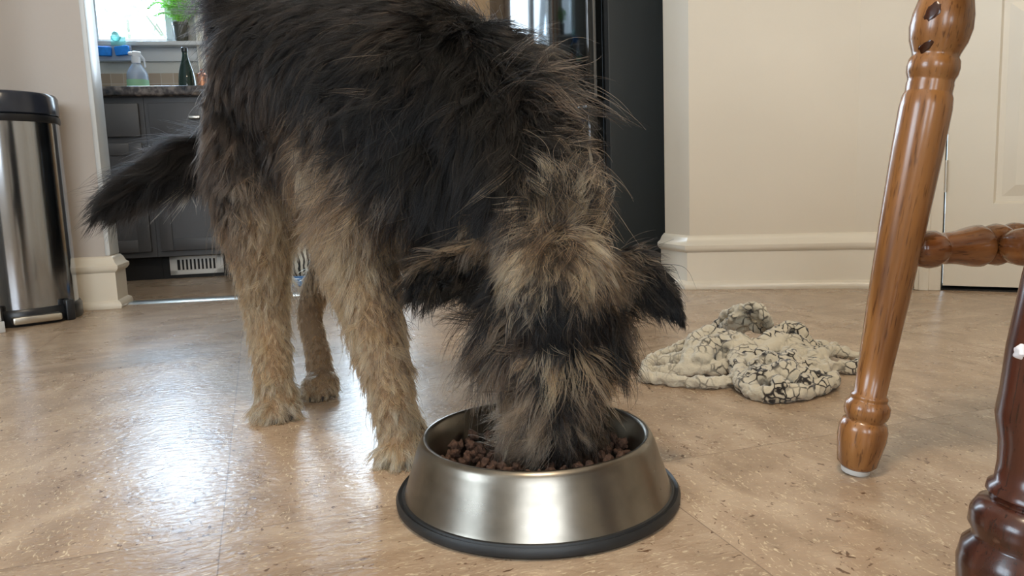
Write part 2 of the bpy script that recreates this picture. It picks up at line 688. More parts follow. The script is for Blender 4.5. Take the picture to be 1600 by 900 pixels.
struct('shade_behind_door', bm, M['dark'], smooth=False)
BE = wf @ Vector((2.1, 0, 0))
bm = BM()
poly_wall(bm, (BE.x, -2.7), (BE.x, BE.y + .05), 0, H, .12, -1)
struct('wall_right', bm, M['wall'], smooth=False)
baseboard('baseboard_right', [(BE.x, BE.y), (BE.x, -2.6)], 1)

# left wall stub beside the kitchen opening, and the walls of the near room
ex = Vector((math.cos(LA), math.sin(LA), 0))
ey = Vector((-math.sin(LA), math.cos(LA), 0))
L0 = Vector((LE.x, LE.y, 0))
TH = 0.11
bm = BM()
prism(bm, [Vector((LL[0], LL[1], 0)), L0, L0 + ey * TH, Vector((LL[0], LL[1], 0)) + ey * TH], Vector((0, 0, H)))
struct('wall_left', bm, M['wall2'], smooth=False)
bm = BM()
box(bm, (-.012, -.003, .17), (.003, TH + .003, H), .003, Matrix.Translation(L0) @ Matrix.Rotation(LA, 4, 'Z'))
struct('trim_3', bm, M['white_trim'])
baseboard('baseboard_left', [(LL[0], LL[1]), (L0.x, L0.y), tuple((L0 + ey * TH)[:2]), tuple((L0 + ey * TH - ex * .3)[:2])], 1, M['trim'])
bm = BM()
X0 = LL[0]
# side wall of the near room with a window opening
for y0, y1, z0, z1 in ((-2.7, -1.5, 0, H), (-.1, LL[1] + .1, 0, H), (-1.5, -.1, 0, .8), (-1.5, -.1, 2.1, H)):
    box(bm, (X0 - .12, y0, z0), (X0, y1, z1))
struct('wall_side', bm, M['wall2'], smooth=False)
bm = BM()
for x0, x1, z0, z1 in ((X0 - .1, -1.0, 0, H), (1.2, BE.x + .1, 0, H), (-1.0, 1.2, 0, .75), (-1.0, 1.2, 2.15, H)):
    box(bm, (x0, -2.82, z0), (x1, -2.7, z1))
struct('wall_rear', bm, M['wall'], smooth=False)
for nme, lo, hi, ax in (('window_3', (-1.0, -2.76, .75), (1.2, -2.76, 2.15), 0), ('window_4', (X0 - .06, -1.5, .8), (X0 - .06, -.1, 2.1), 1)):
    bm = BM()
    a0, a1, z0, z1 = lo[ax], hi[ax], lo[2], hi[2]
    mid = (a0 + a1) / 2
    for b0, b1, c0, c1 in ((a0, a0 + .05, z0, z1), (a1 - .05, a1, z0, z1), (a0, a1, z0, z0 + .05), (a0, a1, z1 - .05, z1), (mid - .025, mid + .025, z0, z1), (a0, a1, (z0 + z1) / 2 - .02, (z0 + z1) / 2 + .02)):
        if ax == 0:
            box(bm, (b0, lo[1] - .03, c0), (b1, lo[1] + .03, c1), .004)
        else:
            box(bm, (lo[0] - .03, b0, c0), (lo[0] + .03, b1, c1), .004)
    struct(nme, bm, M['white_trim'])
area('daylight_rear_window', (0.1, -2.85, 1.45), (0.1, 0, 1.2), 2.1, 1.35, REAR_W, (0.93, 0.96, 1.0))
area('daylight_side_window', (X0 - .15, -.8, 1.45), (0, -.8, 1.0), 1.35, 1.25, SIDE_W, (0.74, 0.87, 1.0))

# ceiling lamp of the near room
lm = thing('ceiling_lamp', 'round frosted ceiling lamp of the near room', 'lamp', (0.05, .15, H))
bm = BM()
lathe(bm, [(0, -.001), (.15, -.001), (.15, -.02), (0, -.02)], 32)
obj('canopy', bm, M['nickel'], lm)
bm = BM()
lathe(bm, smooth_prof([(.14, -.02), (.16, -.05), (.12, -.09), (0, -.11)], 4), 32)
gm = mat('lamp_glass', rgb(250, 235, 210), .4)
gm.node_tree.nodes['Principled BSDF'].inputs['Emission Color'].default_value = rgb(255, 226, 184)
gm.node_tree.nodes['Principled BSDF'].inputs['Emission Strength'].default_value = 3.0
obj('shade', bm, gm, lm)
area('ceiling_lamp_light', (0.05, .15, H - .13), (0.05, .15, 0), .3, .3, LAMP_W, (1.0, .83, .62))

# door casing at the far left of the picture
cq = G(2, 519)
bm = BM()
cf = frame(Vector((cq.x, cq.y, 0)), math.radians(60))
box(bm, (-.10, -.012, .03), (0, .012, 2.1), .004, cf)
box(bm, (-.10, -.016, 0), (.004, .016, .03), .002, cf)
struct('trim_4', bm, M['white_trim'])

# ---------------- kitchen walls
def koff(v):
    return KF @ Vector(v)


w1a, w1b = onwall(137, 30, BD).x, onwall(268, 30, BD).x
g1a, g1b = onwall(362, 60, BD).x, onwall(600, 60, BD).x  # opening of the made-up glass door, spanned to fill the refrigerator's reflection
wz0 = onwall(200, 68, BD).z
WZ1 = 1.98
bm = BM()
KL, KR = -1.2, 3.0
for x0, x1, z0, z1 in ((KL, w1a, 0, H), (w1a, w1b, 0, wz0), (w1a, w1b, WZ1, H), (w1b, g1a, 0, H), (g1a, g1b, 0, .12), (g1a, g1b, 2.1, H), (g1b, KR, 0, H)):
    box(bm, (x0, BD, z0), (x1, BD + .12, z1), mtx=KF)
M['kwall'] = noisy(mat('kitchen_paint', rgb(205, 204, 196), 0.6), 3, 0.02)
struct('wall_kitchen_back', bm, M['kwall'], smooth=False)
bm = BM()
box(bm, (KL - .12, -2.0, 0), (KL, BD + .12, H), mtx=KF)
struct('wall_kitchen_left', bm, M['kwall'], smooth=False)
bm = BM()
poly_wall(bm, (AE.x + .55, AE.y + .1), tuple(koff((KR, BD + .1, 0))[:2]), 0, H, .12, -1)
struct('wall_kitchen_right', bm, M['wall'], smooth=False)


def window_frame(name, x0, x1, z0, z1, mid=False, sill=False):
    r = thing(name, None, None)
    r['kind'] = 'structure'
    bm = BM()
    w = .035
    for a0, a1, c0, c1 in ((x0, x0 + w, z0, z1), (x1 - w, x1, z0, z1), (x0, x1, z0, z0 + w * .7), (x0, x1, z1 - w, z1)):
        box(bm, (a0, BD + .02, c0), (a1, BD + .08, c1), .003, KF)
    if mid:
        box(bm, ((x0 + x1) / 2 - .03, BD + .02, z0), ((x0 + x1) / 2 + .03, BD + .08, z1), .003, KF)
    for a0, a1, c0, c1 in ((x0 - .055, x0, z0 - .02, z1 + .06), (x1, x1 + .055, z0 - .02, z1 + .06), (x0 - .055, x1 + .055, z1, z1 + .06)):
        box(bm, (a0, BD - .015, c0), (a1, BD, c1), .003, KF)
    obj('window_frame', bm, M['white_trim'], r)
    bm = BM()
    box(bm, (x0 + .02, BD + .045, z0 + .02), (x1 - .02, BD + .049, z1 - .02), mtx=KF)
    gl = bpy.data.materials.get('window_glass')
    if not gl:
        gl = bpy.data.materials.new('window_glass')
        gl.use_nodes = True
        nt = gl.node_tree
        nt.nodes.remove(nt.nodes['Principled BSDF'])
        tr = nt.nodes.new('ShaderNodeBsdfTransparent')
        gs = nt.nodes.new('ShaderNodeBsdfGlossy')
        gs.inputs['Roughness'].default_value = 0.02
        mx = nt.nodes.new('ShaderNodeMixShader')
        mx.inputs[0].default_value = 0.06
        nt.links.new(tr.outputs[0], mx.inputs[1])
        nt.links.new(gs.outputs[0], mx.inputs[2])
        nt.links.new(mx.outputs[0], nt.nodes['Material Output'].inputs[0])
    obj('pane', bm, gl, r, smooth=False)
    if sill:
        bm = BM()
        box(bm, (x0 - .16, BD - .075, z0 - .022), (x1 + .20, BD + .03, z0), .005, KF)
        obj('window_sill', bm, M['white_trim'], r)
        bm = BM()
        za = onwall(220, 97, BD).z
        box(bm, (x0 - .14, BD - .016, za), (x1 + .18, BD, z0 - .022), .003, KF)
        obj('apron', bm, M['white_trim'], r)
    return r


window_frame('window_1', w1a, w1b, wz0, WZ1, sill=True)
window_frame('added_glass_door', g1a, g1b, .12, 2.1, mid=True)  # unseen glass door, added for rim light on the dog and the refrigerator reflection
wc = koff(((w1a + w1b) / 2, BD + .3, (wz0 + WZ1) / 2))
area('daylight_kitchen_window', wc, koff(((w1a + w1b) / 2 + .5, -2, .4)), w1b - w1a, .75, KWIN_W, (0.55, 0.76, 1.0))
wc = koff(((g1a + g1b) / 2, BD + .3, 1.2))
area('added_glass_door_light', wc, koff(((g1a + g1b) / 2 + .3, -2, .5)), (g1b - g1a) * .95, 1.7, ADDED_DOOR_W, (0.72, 0.86, 1.0))  # added lamp behind the made-up glass door

# tile backsplash
bm = BM()
M['splash'] = mat('travertine_tile', rgb(168, 150, 128), 0.4)
b_ = M['splash'].node_tree.nodes['Principled BSDF']
br = nn(M['splash'], 'ShaderNodeTexBrick')
br.offset = 0.0
br.inputs['Scale'].default_value = 9
br.inputs['Color1'].default_value = rgb(176, 158, 136)
br.inputs['Color2'].default_value = rgb(138, 116, 94)
br.inputs['Mortar'].default_value = rgb(190, 180, 165)
br.inputs['Mortar Size'].default_value = 0.012
br.inputs['Row Height'].default_value = 0.9
tc_ = nn(M['splash'], 'ShaderNodeTexCoord')
mp_ = nn(M['splash'], 'ShaderNodeMapping')
mp_.inputs['Rotation'].default_value = (math.radians(90), 0, 0)
lk(M['splash'], tc_.outputs['Object'], mp_.inputs[0])
lk(M['splash'], mp_.outputs[0], br.inputs['Vector'])
lk(M['splash'], br.outputs['Color'], b_.inputs['Base Color'])
CT = onwall(240, 134, -.07).z                 # counter top height
zs1 = onwall(240, 115, BD).z
box(bm, (KL, BD - .012, CT - .04), (g1a - .06, BD, zs1), .002, KF)
struct('trim_5', bm, M['splash'])

# threshold strip between the rooms
t0, t1 = G(188, 475), G(360, 466)
dv = (t1 - t0).normalized()
t1 = t0 + dv * 2.0
bm = BM()
n_ = Vector((-dv.y, dv.x, 0))
zt = Vector((0, 0, .006))
prism(bm, [t0 - n_ * .035, t0 - n_ * .022 + zt, t0 + n_ * .022 + zt, t0 + n_ * .035], t1 - t0)
struct('trim_6', bm, M['nickel'])

# ---------------- kitchen cabinets
def shaker(bm, x0, x1, z0, z1, y, m_, st=.045):
    """a recessed-panel front, its face at y"""
    t = .018
    for a0, a1, c0, c1 in ((x0, x0 + st, z0, z1), (x1 - st, x1, z0, z1), (x0 + st, x1 - st, z0, z0 + st), (x0 + st, x1 - st, z1 - st, z1)):
        box(bm, (a0, y, c0), (a1, y + t, c1), .002, m_)
    box(bm, (x0 + st - .002, y + .007, z0 + st - .002), (x1 - st + .002, y + t, z1 - st + .002), 0, m_)


cx = onwall(231, 250, -.05).x
UW = 0.40
labels = ['charcoal base cabinet nearest the doorway wall on the left', 'charcoal base cabinet with the silver pull, just left of the dog',
          'charcoal base cabinet hidden mostly behind the dog', 'charcoal base cabinet at the far left end of the counter']
units = [(cx - UW, cx), (cx, cx + UW), (cx + UW, cx + 2 * UW), (cx - 2 * UW, cx - UW)]
for i, (x0, x1) in enumerate(units[:3]):
    cb = thing('base_cabinet', labels[i], 'cabinet', koff((x0, 0, 0)), KA)
    w = x1 - x0 - .001
    bm = BM()
    box(bm, (0.0, -.03, .10), (w, BD - .02, CT - .04), .001)
    box(bm, (0.0, 0.03, 0), (w, BD - .02, .10), 0)
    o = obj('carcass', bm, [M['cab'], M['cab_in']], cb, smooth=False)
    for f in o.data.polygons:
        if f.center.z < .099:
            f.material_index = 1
    g = .018
    bm = BM()
    box(bm, (g, -.05, CT - .20), (w - g, -.031, CT - .065), .004)
    dw = obj('drawer', bm, M['cab'], cb)
    bm = BM()
    zc = CT - .128
    box(bm, (w / 2 - .022, -.074, zc - .006), (w / 2 + .022, -.066, zc + .006), .003)
    for s in (-.016, .016):
        box(bm, (w / 2 + s - .004, -.068, zc - .004), (w / 2 + s + .004, -.049, zc + .004), .001)
    obj('drawer_pull', bm, M['nickel'], dw)
    bm = BM()
    shaker(bm, g, w - g, .125, CT - .225, -.05, None, .05)
    d = obj('door', bm, M['cab'], cb)
    bm = BM()
    lathe(bm, [(0, .03), (.009, .028), (.012, .022), (.008, .014), (.005, .01), (.006, 0), (0, 0)], 20,
          Matrix.Translation((w - .30 if i != 1 else w - .05, -.05, CT - .26)) @ Matrix.Rotation(math.radians(90), 4, 'X'))
    obj('knob', bm, M['nickel'], d)

M['granite'] = mat('granite', rgb(110, 100, 92), 0.12)
b_ = M['granite'].node_tree.nodes['Principled BSDF']
v_ = nn(M['granite'], 'ShaderNodeTexNoise')
v_.inputs['Scale'].default_value = 30
v_.inputs['Detail'].default_value = 8
tc_ = nn(M['granite'], 'ShaderNodeTexCoord')
lk(M['granite'], tc_.outputs['Object'], v_.inputs['Vector'])
r_ = ramp(M['granite'], [(.36, rgb(30, 27, 27)), (.5, rgb(72, 64, 60)), (.64, rgb(120, 110, 102))], v_.outputs['Fac'])
lk(M['granite'], r_.outputs[0], b_.inputs['Base Color'])
bm = BM()
box(bm, (units[0][0] - .01, -.075, CT - .04), (units[2][1] + .0, BD - .013, CT), .008, KF, 3)
tag(obj('countertop', bm, M['granite']), 'speckled dark granite countertop with a shiny edge on the charcoal cabinets', 'countertop')

# toe-kick register
ra, rb_ = onwall(266, 416, .03).x, onwall(350, 416, .03).x
rg = thing('floor_register', 'white slotted heat register in the toe kick under the cabinets', 'vent', koff((ra, .03, 0)), KA)
w = rb_ - ra
z0, z1 = .015, .095
bm = BM()
box(bm, (0, -.006, z0), (w, 0, z0 + .02), .001)
box(bm, (0, -.006, z1 - .015), (w, 0, z1), .001)
box(bm, (0, -.006, z0), (.03, 0, z1), .001)
box(bm, (w - .03, -.006, z0), (w, 0, z1), .001)
ns = 10
for k in range(ns):
    x = .03 + (w - .06) * (k + .75) / ns
    box(bm, (x, -.006, z0 + .015), (x + (w - .06) / ns * .48, 0, z1 - .01), .0006)
obj('grille', bm, M['whitemetal'], rg)
bm = BM()
box(bm, (.01, -.0015, z0 + .01), (w - .01, -.0005, z1 - .008))
obj('backing', bm, M['cab_in'], rg)

# ---------------- things on the counter and the sill
def glassy(name, col, rough=0.08, tr=0.9, ior=1.45):
    return mat(name, col, rough, 0, Transmission_Weight=tr, IOR=ior)


# spray bottle
p = onwall(216, 131, .34)
sb = thing('spray_bottle', 'clear trigger spray bottle of blue cleaner on the counter under the window', 'spray bottle', koff((p.x, .34, CT)), KA + .5)
sb.scale = (1.35, 1.35, 1.75)
M['bluefluid'] = glassy('blue_cleaner', rgb(70, 165, 235), .15, .15)
M['clearplastic'] = glassy('clear_plastic', rgb(222, 235, 245), .2, .55)
bm = BM()
lathe(bm, smooth_prof([(.0, .001), (.028, .001), (.034, .008), (.034, .07), (.028, .09), (.016, .108), (.011, .118), (0, .119)], 3), 32, Matrix.Diagonal((1, .75, .78, 1)))
bo = obj('bottle', bm, M['clearplastic'], sb)
bm = BM()
lathe(bm, [(0, .004), (.026, .004), (.031, .01), (.031, .06), (0, .06)], 32, Matrix.Diagonal((1.04, .78, 1, 1)))
obj('cleaner', bm, M['bluefluid'], bo)
bm = BM()
lathe(bm, [(.0350, .026), (.0350, .046)], 32, Matrix.Diagonal((1.01, .77, 1, 1)))
obj('sticker', bm, mat('green_label', rgb(150, 200, 160), .5), bo)
bm = BM()
lathe(bm, [(0, .088), (.014, .088), (.014, .104), (0, .104)], 20)
box(bm, (-.012, -.009, .104), (.016, .009, .118), .003)
tube(bm, [(Vector((.016, 0, .108)), .004), (Vector((.026, 0, .100)), .003), (Vector((.028, 0, .082)), .0028)], 8)
tube(bm, [(Vector((-.012, 0, .112)), .005), (Vector((-.02, 0, .112)), .004)], 8)
obj('trigger_head', bm, mat('white_plastic', rgb(228, 232, 238), .35), sb)

# dark green bottle
p = onwall(293, 131, .33)
gb = thing('wine_bottle', 'dark green glass bottle standing on the counter below the fern', 'bottle', koff((p.x, .33, CT)))
gb.scale = (1.05, 1.05, 1.17)
bm = BM()
lathe(bm, smooth_prof([(0, .001), (.030, .001), (.036, .01), (.036, .06), (.030, .10), (.017, .14), (.011, .165), (.0105, .185), (0, .186)], 3), 32)
obj('glass', bm, glassy('dark_green_glass', rgb(38, 62, 54), .06, .35), gb)
bm = BM()
lathe(bm, [(.0115, .172), (.0135, .174), (.0135, .188), (.0115, .190), (0, .190)], 24)
obj('cap', bm, mat('dark_cap', rgb(40, 44, 44), .3), gb)

# fern on the sill
p = onwall(286, 70, BD - .03)
fn = thing('potted_fern', 'bright green leafy plant in a dark pot on the window sill', 'potted plant', koff((p.x, BD - .052, wz0)))
bm = BM()
lathe(bm, [(0, .0), (.026, 0), (.029, .004), (.034, .07), (.037, .072), (.037, .086), (.032, .086), (.031, .074), (0, .074)], 32)
obj('pot', bm, noisy(mat('dark_pot', rgb(84, 84, 74), .4), 20, .15), fn)
bm = BM()
rnd = random.Random(3)
M['leaf'] = noisy(mat('fern_leaf', rgb(155, 220, 95), .45, 0, Subsurface_Weight=0.0, Transmission_Weight=0.0), 20, .3)
for k in range(26):
    a = rnd.uniform(0, 2 * math.pi)
    ln = rnd.uniform(.09, .16)
    hgt = rnd.uniform(.05, .13)
    prev = None
    for s in range(10):
        t = s / 9
        c_ = Vector((math.cos(a) * ln * t, math.sin(a) * ln * t * .22, .08 + hgt * math.sin(t * 2.3) * 1.0))
        wd_ = .017 * math.sin(math.pi * min(1, t * .9 + .1)) + .001
        side = Vector((-math.sin(a), math.cos(a), 0)) * wd_
        nrm = Vector((0, 0, .0012))
        # leaflets: pairs of small pointed blades
        if s > 1:
            for sg in (-1, 1):
                tip = c_ + side * sg * 1.5 + Vector((math.cos(a) * .012, math.sin(a) * .008, -.004))
                b0 = c_ - Vector((math.cos(a), math.sin(a), 0)) * .007
                b1 = c_ + Vector((math.cos(a), math.sin(a), 0)) * .007
                v = [bm.verts.new(x) for x in (b0, b1, tip, b0 - nrm, b1 - nrm, tip - nrm)]
                bm.faces.new((v[0], v[1], v[2]))
                bm.faces.new((v[5], v[4], v[3]))
                for i, j in ((0, 1), (1, 2), (2, 0)):
                    bm.faces.new((v[i], v[i + 3], v[j + 3], v[j]))
        if prev:
            tube(bm, [(prev, .0015), (c_, .0015)], 5)
        prev = c_
obj('fronds', bm, M['leaf'], fn, smooth=False)

# sponge holder hung at the sill
p = onwall(179, 81, BD - .09)
sh = thing('sponge_holder', 'clear holder with two bright blue sponges hanging under the window sill', 'sponge holder', koff((p.x, BD - .095, p.z)), KA)
bm = BM()
box(bm, (-.075, -.004, -.042), (.078, .002, .028), .004)
obj('tray', bm, glassy('frosted_plastic', rgb(190, 205, 225), .4, .5), sh)
for x in (-.036, .042):
    bm = BM()
    box(bm, (x - .034, -.03, -.025), (x + .03, -.005, .018), .007, Matrix.Rotation(-.12 if x > 0 else .04, 4, 'Y'))
    obj('sponge', bm, noisy(mat('blue_sponge', rgb(30, 140, 245), .7), 60, .15, .4, 200), sh)
bm = BM()
box(bm, (-.012, .0, .02), (.052, .008, .068), .004)
tube(bm, [(Vector((.012, .004, .070)), .024), (Vector((.012, .002, .078)), .016)], 16)
obj('hook_plate', bm, mat('aqua_plastic', rgb(185, 240, 232), .35, 0, Transmission_Weight=.7), sh)

# curtain right of the window
ca, cb_ = onwall(277, 60, BD - .03).x, onwall(352, 60, BD - .03).x
M['curtain'] = mat('striped_curtain', rgb(215, 170, 125), .8)
b_ = M['curtain'].node_tree.nodes['Principled BSDF']
tc_ = nn(M['curtain'], 'ShaderNodeTexCoord')
sp = nn(M['curtain'], 'ShaderNodeSeparateXYZ')
lk(M['curtain'], tc_.outputs['Object'], sp.inputs[0])
mu = nn(M['curtain'], 'ShaderNodeMath', operation='MULTIPLY')
mu.inputs[1].default_value = 11
lk(M['curtain'], sp.outputs[0], mu.inputs[0])
fr_ = nn(M['curtain'], 'ShaderNodeMath', operation='FRACT')
lk(M['curtain'], mu.outputs[0], fr_.inputs[0])
r_ = ramp(M['curtain'], [(0, rgb(235, 232, 222)), (.42, rgb(235, 232, 222)), (.5, rgb(212, 160, 112)), (.95, rgb(212, 160, 112)), (1, rgb(235, 232, 222))], fr_.outputs[0])
lk(M['curtain'], r_.outputs[0], b_.inputs['Base Color'])
cu = tag(obj('curtain', BM(), M['curtain']), 'cream and tan striped curtain hanging right of the kitchen window', 'curtain')
bm = BM()
nx, nz = 60, 12
cw = cb_ - ca - .05
grid = []
for sgn in (0, 1):
    g_ = []
    for i in range(nx + 1):
        col = []
        for j in range(nz + 1):
            t = i / nx
            z = CT + .03 + (2.15 - CT - .03) * j / nz
            y = -.012 * math.sin(t * 2 * math.pi * 6 + .2 * j / nz) + sgn * .002
            col.append(bm.verts.new((t * cw, y, z)))
        g_.append(col)
    grid.append(g_)
for i in range(nx):
    for j in range(nz):
        for g_ in grid:
            bm.faces.new((g_[i][j], g_[i + 1][j], g_[i + 1][j + 1], g_[i][j + 1]))
for i in range(nx):
    for j in (0, nz):
        bm.faces.new((grid[0][i][j], grid[0][i + 1][j], grid[1][i + 1][j], grid[1][i][j]))
bmesh.ops.recalc_face_normals(bm, faces=bm.faces[:])
bm.to_mesh(cu.data)
bm.free()
cu.data.shade_smooth()
cu.location = koff((ca + .085, BD - .036, 0))
cu.rotation_euler = (0, 0, KA)

# copper canister and glass tumbler at the dog's rump
p = onwall(318, 131, .30)
cc = thing('copper_canister', 'small orange copper canister on the counter beside the curtain', 'canister', koff((p.x, .28, CT)))
bm = BM()
lathe(bm, [(0, .001), (.020, .001), (.023, .006), (.023, .085), (0, .085)], 32)
obj('body', bm, mat('copper', rgb(205, 140, 100), .35, .6), cc)
bm = BM()
lathe(bm, smooth_prof([(.024, .085), (.025, .09), (.016, .10), (.006, .106), (.008, .116), (0, .12)], 3), 32)
obj('lid', bm, mat('copper_lid', rgb(190, 120, 84), .3, .7), cc)
p = onwall(335, 131, .24)
bm = BM()
lathe(bm, [(0, .001), (.022, .001), (.026, .07), (.0245, .07), (.0205, .006), (0, .006)], 32, Matrix.Translation(koff((p.x, .24, CT))))
tag(obj('glass_tumbler', bm, glassy('clear_glass', rgb(240, 245, 245), .02, 1.0)), 'clear glass tumbler on the counter next to the dog rump', 'glass')

# wooden pantry past the added glass door
pa, pb = onwall(655, 20, BD - .3).x, onwall(800, 20, BD - .3).x
pt = thing('pantry_cabinet', 'tall pale wood pantry cabinet behind the dog back, left of the refrigerator', 'cabinet', koff((pa, BD, 0)), KA)
w = pb - pa
bm = BM()
box(bm, (0, -.30, 0), (w, -.005, 2.15), .003)
obj('carcass', bm, M['pine'], pt)
for x0, x1 in ((.01, w / 2 - .003), (w / 2 + .003, w - .01)):
    bm = BM()
    shaker(bm, x0, x1, .1, 2.1, -.32, None, .05)
    d = obj('door', bm, M['pine'], pt)
    bm = BM()
    xk = x1 - .03 if x0 < .1 else x0 + .03
    lathe(bm, [(0, .02), (.01, .018), (.006, .006), (.006, 0), (0, 0)], 16, Matrix.Translation((xk, -.32, 1.0)) @ Matrix.Rotation(math.radians(90), 4, 'X'))
    obj('knob', bm, M['nickel'], d)

# refrigerator: its front looks left into the kitchen, its side faces the camera
FA = math.radians(24)
fo = W(955, 300, 2.78)
fr = thing('refrigerator', 'black refrigerator with glossy front reflecting the window, beside the beige wall', 'refrigerator', (fo.x, fo.y, 0), FA)
# local axes: x = depth away from the front (to the right), y = along the front (away from the camera)
bm = BM()
box(bm, (0, 0, .03), (.66, .86, 1.76), .006)
obj('case', bm, M['black_matte'], fr)
for z0, z1 in ((.05, .62), (.63, 1.75)):
    bm = BM()
    box(bm, (-.085, .004, z0), (-.012, .856, z1), .012, seg=3)
    d = obj('door', bm, M['black_gloss'], fr)
    bm = BM()
    if z1 > 1:
        tube(bm, [(Vector((-.088, .80, z0 + .05)), .009), (Vector((-.120, .80, z0 + .09)), .009), (Vector((-.120, .80, z0 + .28)), .009), (Vector((-.088, .80, z0 + .32)), .009)], 12)
    else:
        tube(bm, [(Vector((-.088, .1, z1 - .06)), .009), (Vector((-.125, .12, z1 - .06)), .009), (Vector((-.125, .74, z1 - .06)), .009), (Vector((-.088, .76, z1 - .06)), .009)], 12)
    obj('handle', bm, M['black_gloss'], d)
bm = BM()
box(bm, (-.014, .002, .05), (.002, .858, 1.75))
obj('gasket', bm, M['rubber'], fr)
bm = BM()
for x in (.05, .6):
    for y in (.05, .8):
        lathe(bm, [(0, 0), (.02, 0), (.02, .032), (0, .032)], 16, Matrix.Translation((x, y, 0)))
        obj('foot', bm, M['black_plastic'], fr)
        bm = BM()
bm.free()
# chrome strip on the edge of the door
bm = BM()
box(bm, (-.060, -.002, .64), (-.050, .005, 1.74), .002)
obj('edge_strip', bm, mat('grey_strip', rgb(110, 106, 100), .35, .5), fr)

# patterned cushion and blue tray on the kitchen floor, seen between the dog's legs
q = G(462, 446)
cs = tag(obj('blue_tray', BM(), M['bluefluid']), 'small blue plastic tray on the floor seen between the dog legs', 'tray')
bm = BM()
box(bm, (-.06, -.05, 0), (.06, .05, .004), .002)
for a, b in (((-.06, -.05), (.06, -.045)), ((-.06, .045), (.06, .05)), ((-.06, -.05), (-.055, .05)), ((.055, -.05), (.06, .05))):
    box(bm, (a[0], a[1], 0), (b[0], b[1], .028), .002)
bm.to_mesh(cs.data)
bm.free()
cs.data.materials.clear()
cs.data.materials.append(mat('blue_plastic', rgb(90, 130, 175), .35))
cs.location = (q.x, q.y + .02, 0)
bm = BM()
M['patt'] = mat('black_white_print', rgb(210, 205, 190), .85)
b_ = M['patt'].node_tree.nodes['Principled BSDF']
vv = nn(M['patt'], 'ShaderNodeTexWave')
vv.inputs['Scale'].default_value = 16
vv.inputs['Distortion'].default_value = 6
vv.inputs['Detail'].default_value = 2
tc_ = nn(M['patt'], 'ShaderNodeTexCoord')
lk(M['patt'], tc_.outputs['Object'], vv.inputs['Vector'])
r_ = ramp(M['patt'], [(.35, rgb(40, 40, 38)), (.5, rgb(215, 210, 196))], vv.outputs['Fac'])
lk(M['patt'], r_.outputs[0], b_.inputs['Base Color'])
ball(bm, Vector((0, 0, .075)), .075, (1.25, .6, 1))
tag(obj('floor_cushion', bm, M['patt']), 'black and white patterned cushion on the kitchen floor behind the dog legs', 'cushion').location = (q.x + .02, q.y + .16, 0)

# trees beyond the kitchen window
M['foliage'] = noisy(mat('tree_leaf', rgb(190, 235, 175), .6), 3, .2)
M['bark'] = noisy(mat('bark', rgb(150, 150, 130), .8), 10, .2)
for k, (px, dy, hh, lb) in enumerate(((282, 4.2, 3.0, 'pale green tree outside the kitchen window, at its right side'), (200, 10.5, 3.4, 'more distant tree outside the middle of the kitchen window'),
                                      (640, 5.5, 3.2, 'tree outside the added glass door hidden behind the dog'))):
    p = onwall(px, 60, BD + dy)
    tr = thing('tree', lb, 'tree', koff((p.x, BD + dy, 0)))
    rnd = random.Random(11 + k)
    bm = BM()
    tube(bm, [(Vector((0, 0, -.1)), .09), (Vector((.05, 0, 1.0)), .07), (Vector((0, .05, hh)), .02)], 10)
    for q_ in range(3):
        a = rnd.uniform(0, 6.28)
        z = rnd.uniform(.8, 2.2)
        tube(bm, [(Vector((.03, 0, z)), .015), (Vector((math.cos(a) * .3, math.sin(a) * .5, z + .5)), .008)], 6)
    obj('trunk', bm, M['bark'], tr)
    bm = BM()
    for q_ in range(500):
        v = Vector((rnd.gauss(-.1, .5), rnd.gauss(0, .45), rnd.gauss(hh * .6, .7)))
        if v.z < .7:
            continue
        ln = rnd.uniform(.03, .06)
        d1 = Vector((rnd.gauss(0, 1), rnd.gauss(0, 1), rnd.gauss(0, .6))).normalized() * ln
        d2 = d1.cross(Vector((rnd.gauss(0, 1), rnd.gauss(0, 1), rnd.gauss(0, 1)))).normalized() * ln * .4
        n3 = d1.cross(d2).normalized() * .001
        vs = [bm.verts.new(x) for x in (v - d1, v + d2, v + d1, v - d2)]
        bm.faces.new(vs)
    obj('foliage', bm, M['foliage'], tr, smooth=False)

# ---------------- trash can
cl, cr = G(-62, 525), G(113, 497)
cc_ = (cl + cr) / 2
CR = .150
tc0 = G(38, 509)
tcn = Vector((tc0.x, tc0.y, 0)) + Vector((tc0.x, tc0.y, 0)).normalized() * .138
TZ = .655
ang = math.atan2(-tcn.y, -tcn.x)              # the rounded front looks at the camera
tcan = thing('trash_can', 'tall brushed steel step trash can with black lid against the left wall', 'trash can', (tcn.x, tcn.y, 0), ang + math.radians(12))


def dshape(r, back, n=40):
    back -= .035
    """plan outline: rounded front (+x), flatter back"""
    pts = []
    for k in range(n):
        a = 2 * math.pi * k / n
        x, y = math.cos(a) * r, math.sin(a) * r
        if x < -back:
            x = -back
        pts.append((x, y))
    return pts


def loft(bm, sections, cap=True):
    rings = []
    for pts, z in sections:
        rings.append([bm.verts.new((x, y, z)) for x, y in pts])
    for A, B in zip(rings, rings[1:]):
        for k in range(len(A)):
            k2 = (k + 1) % len(A)
            bm.faces.new((A[k], A[k2], B[k2], B[k]))
    if cap:
        bm.faces.new(list(reversed(rings[0])))
        bm.faces.new(rings[-1])


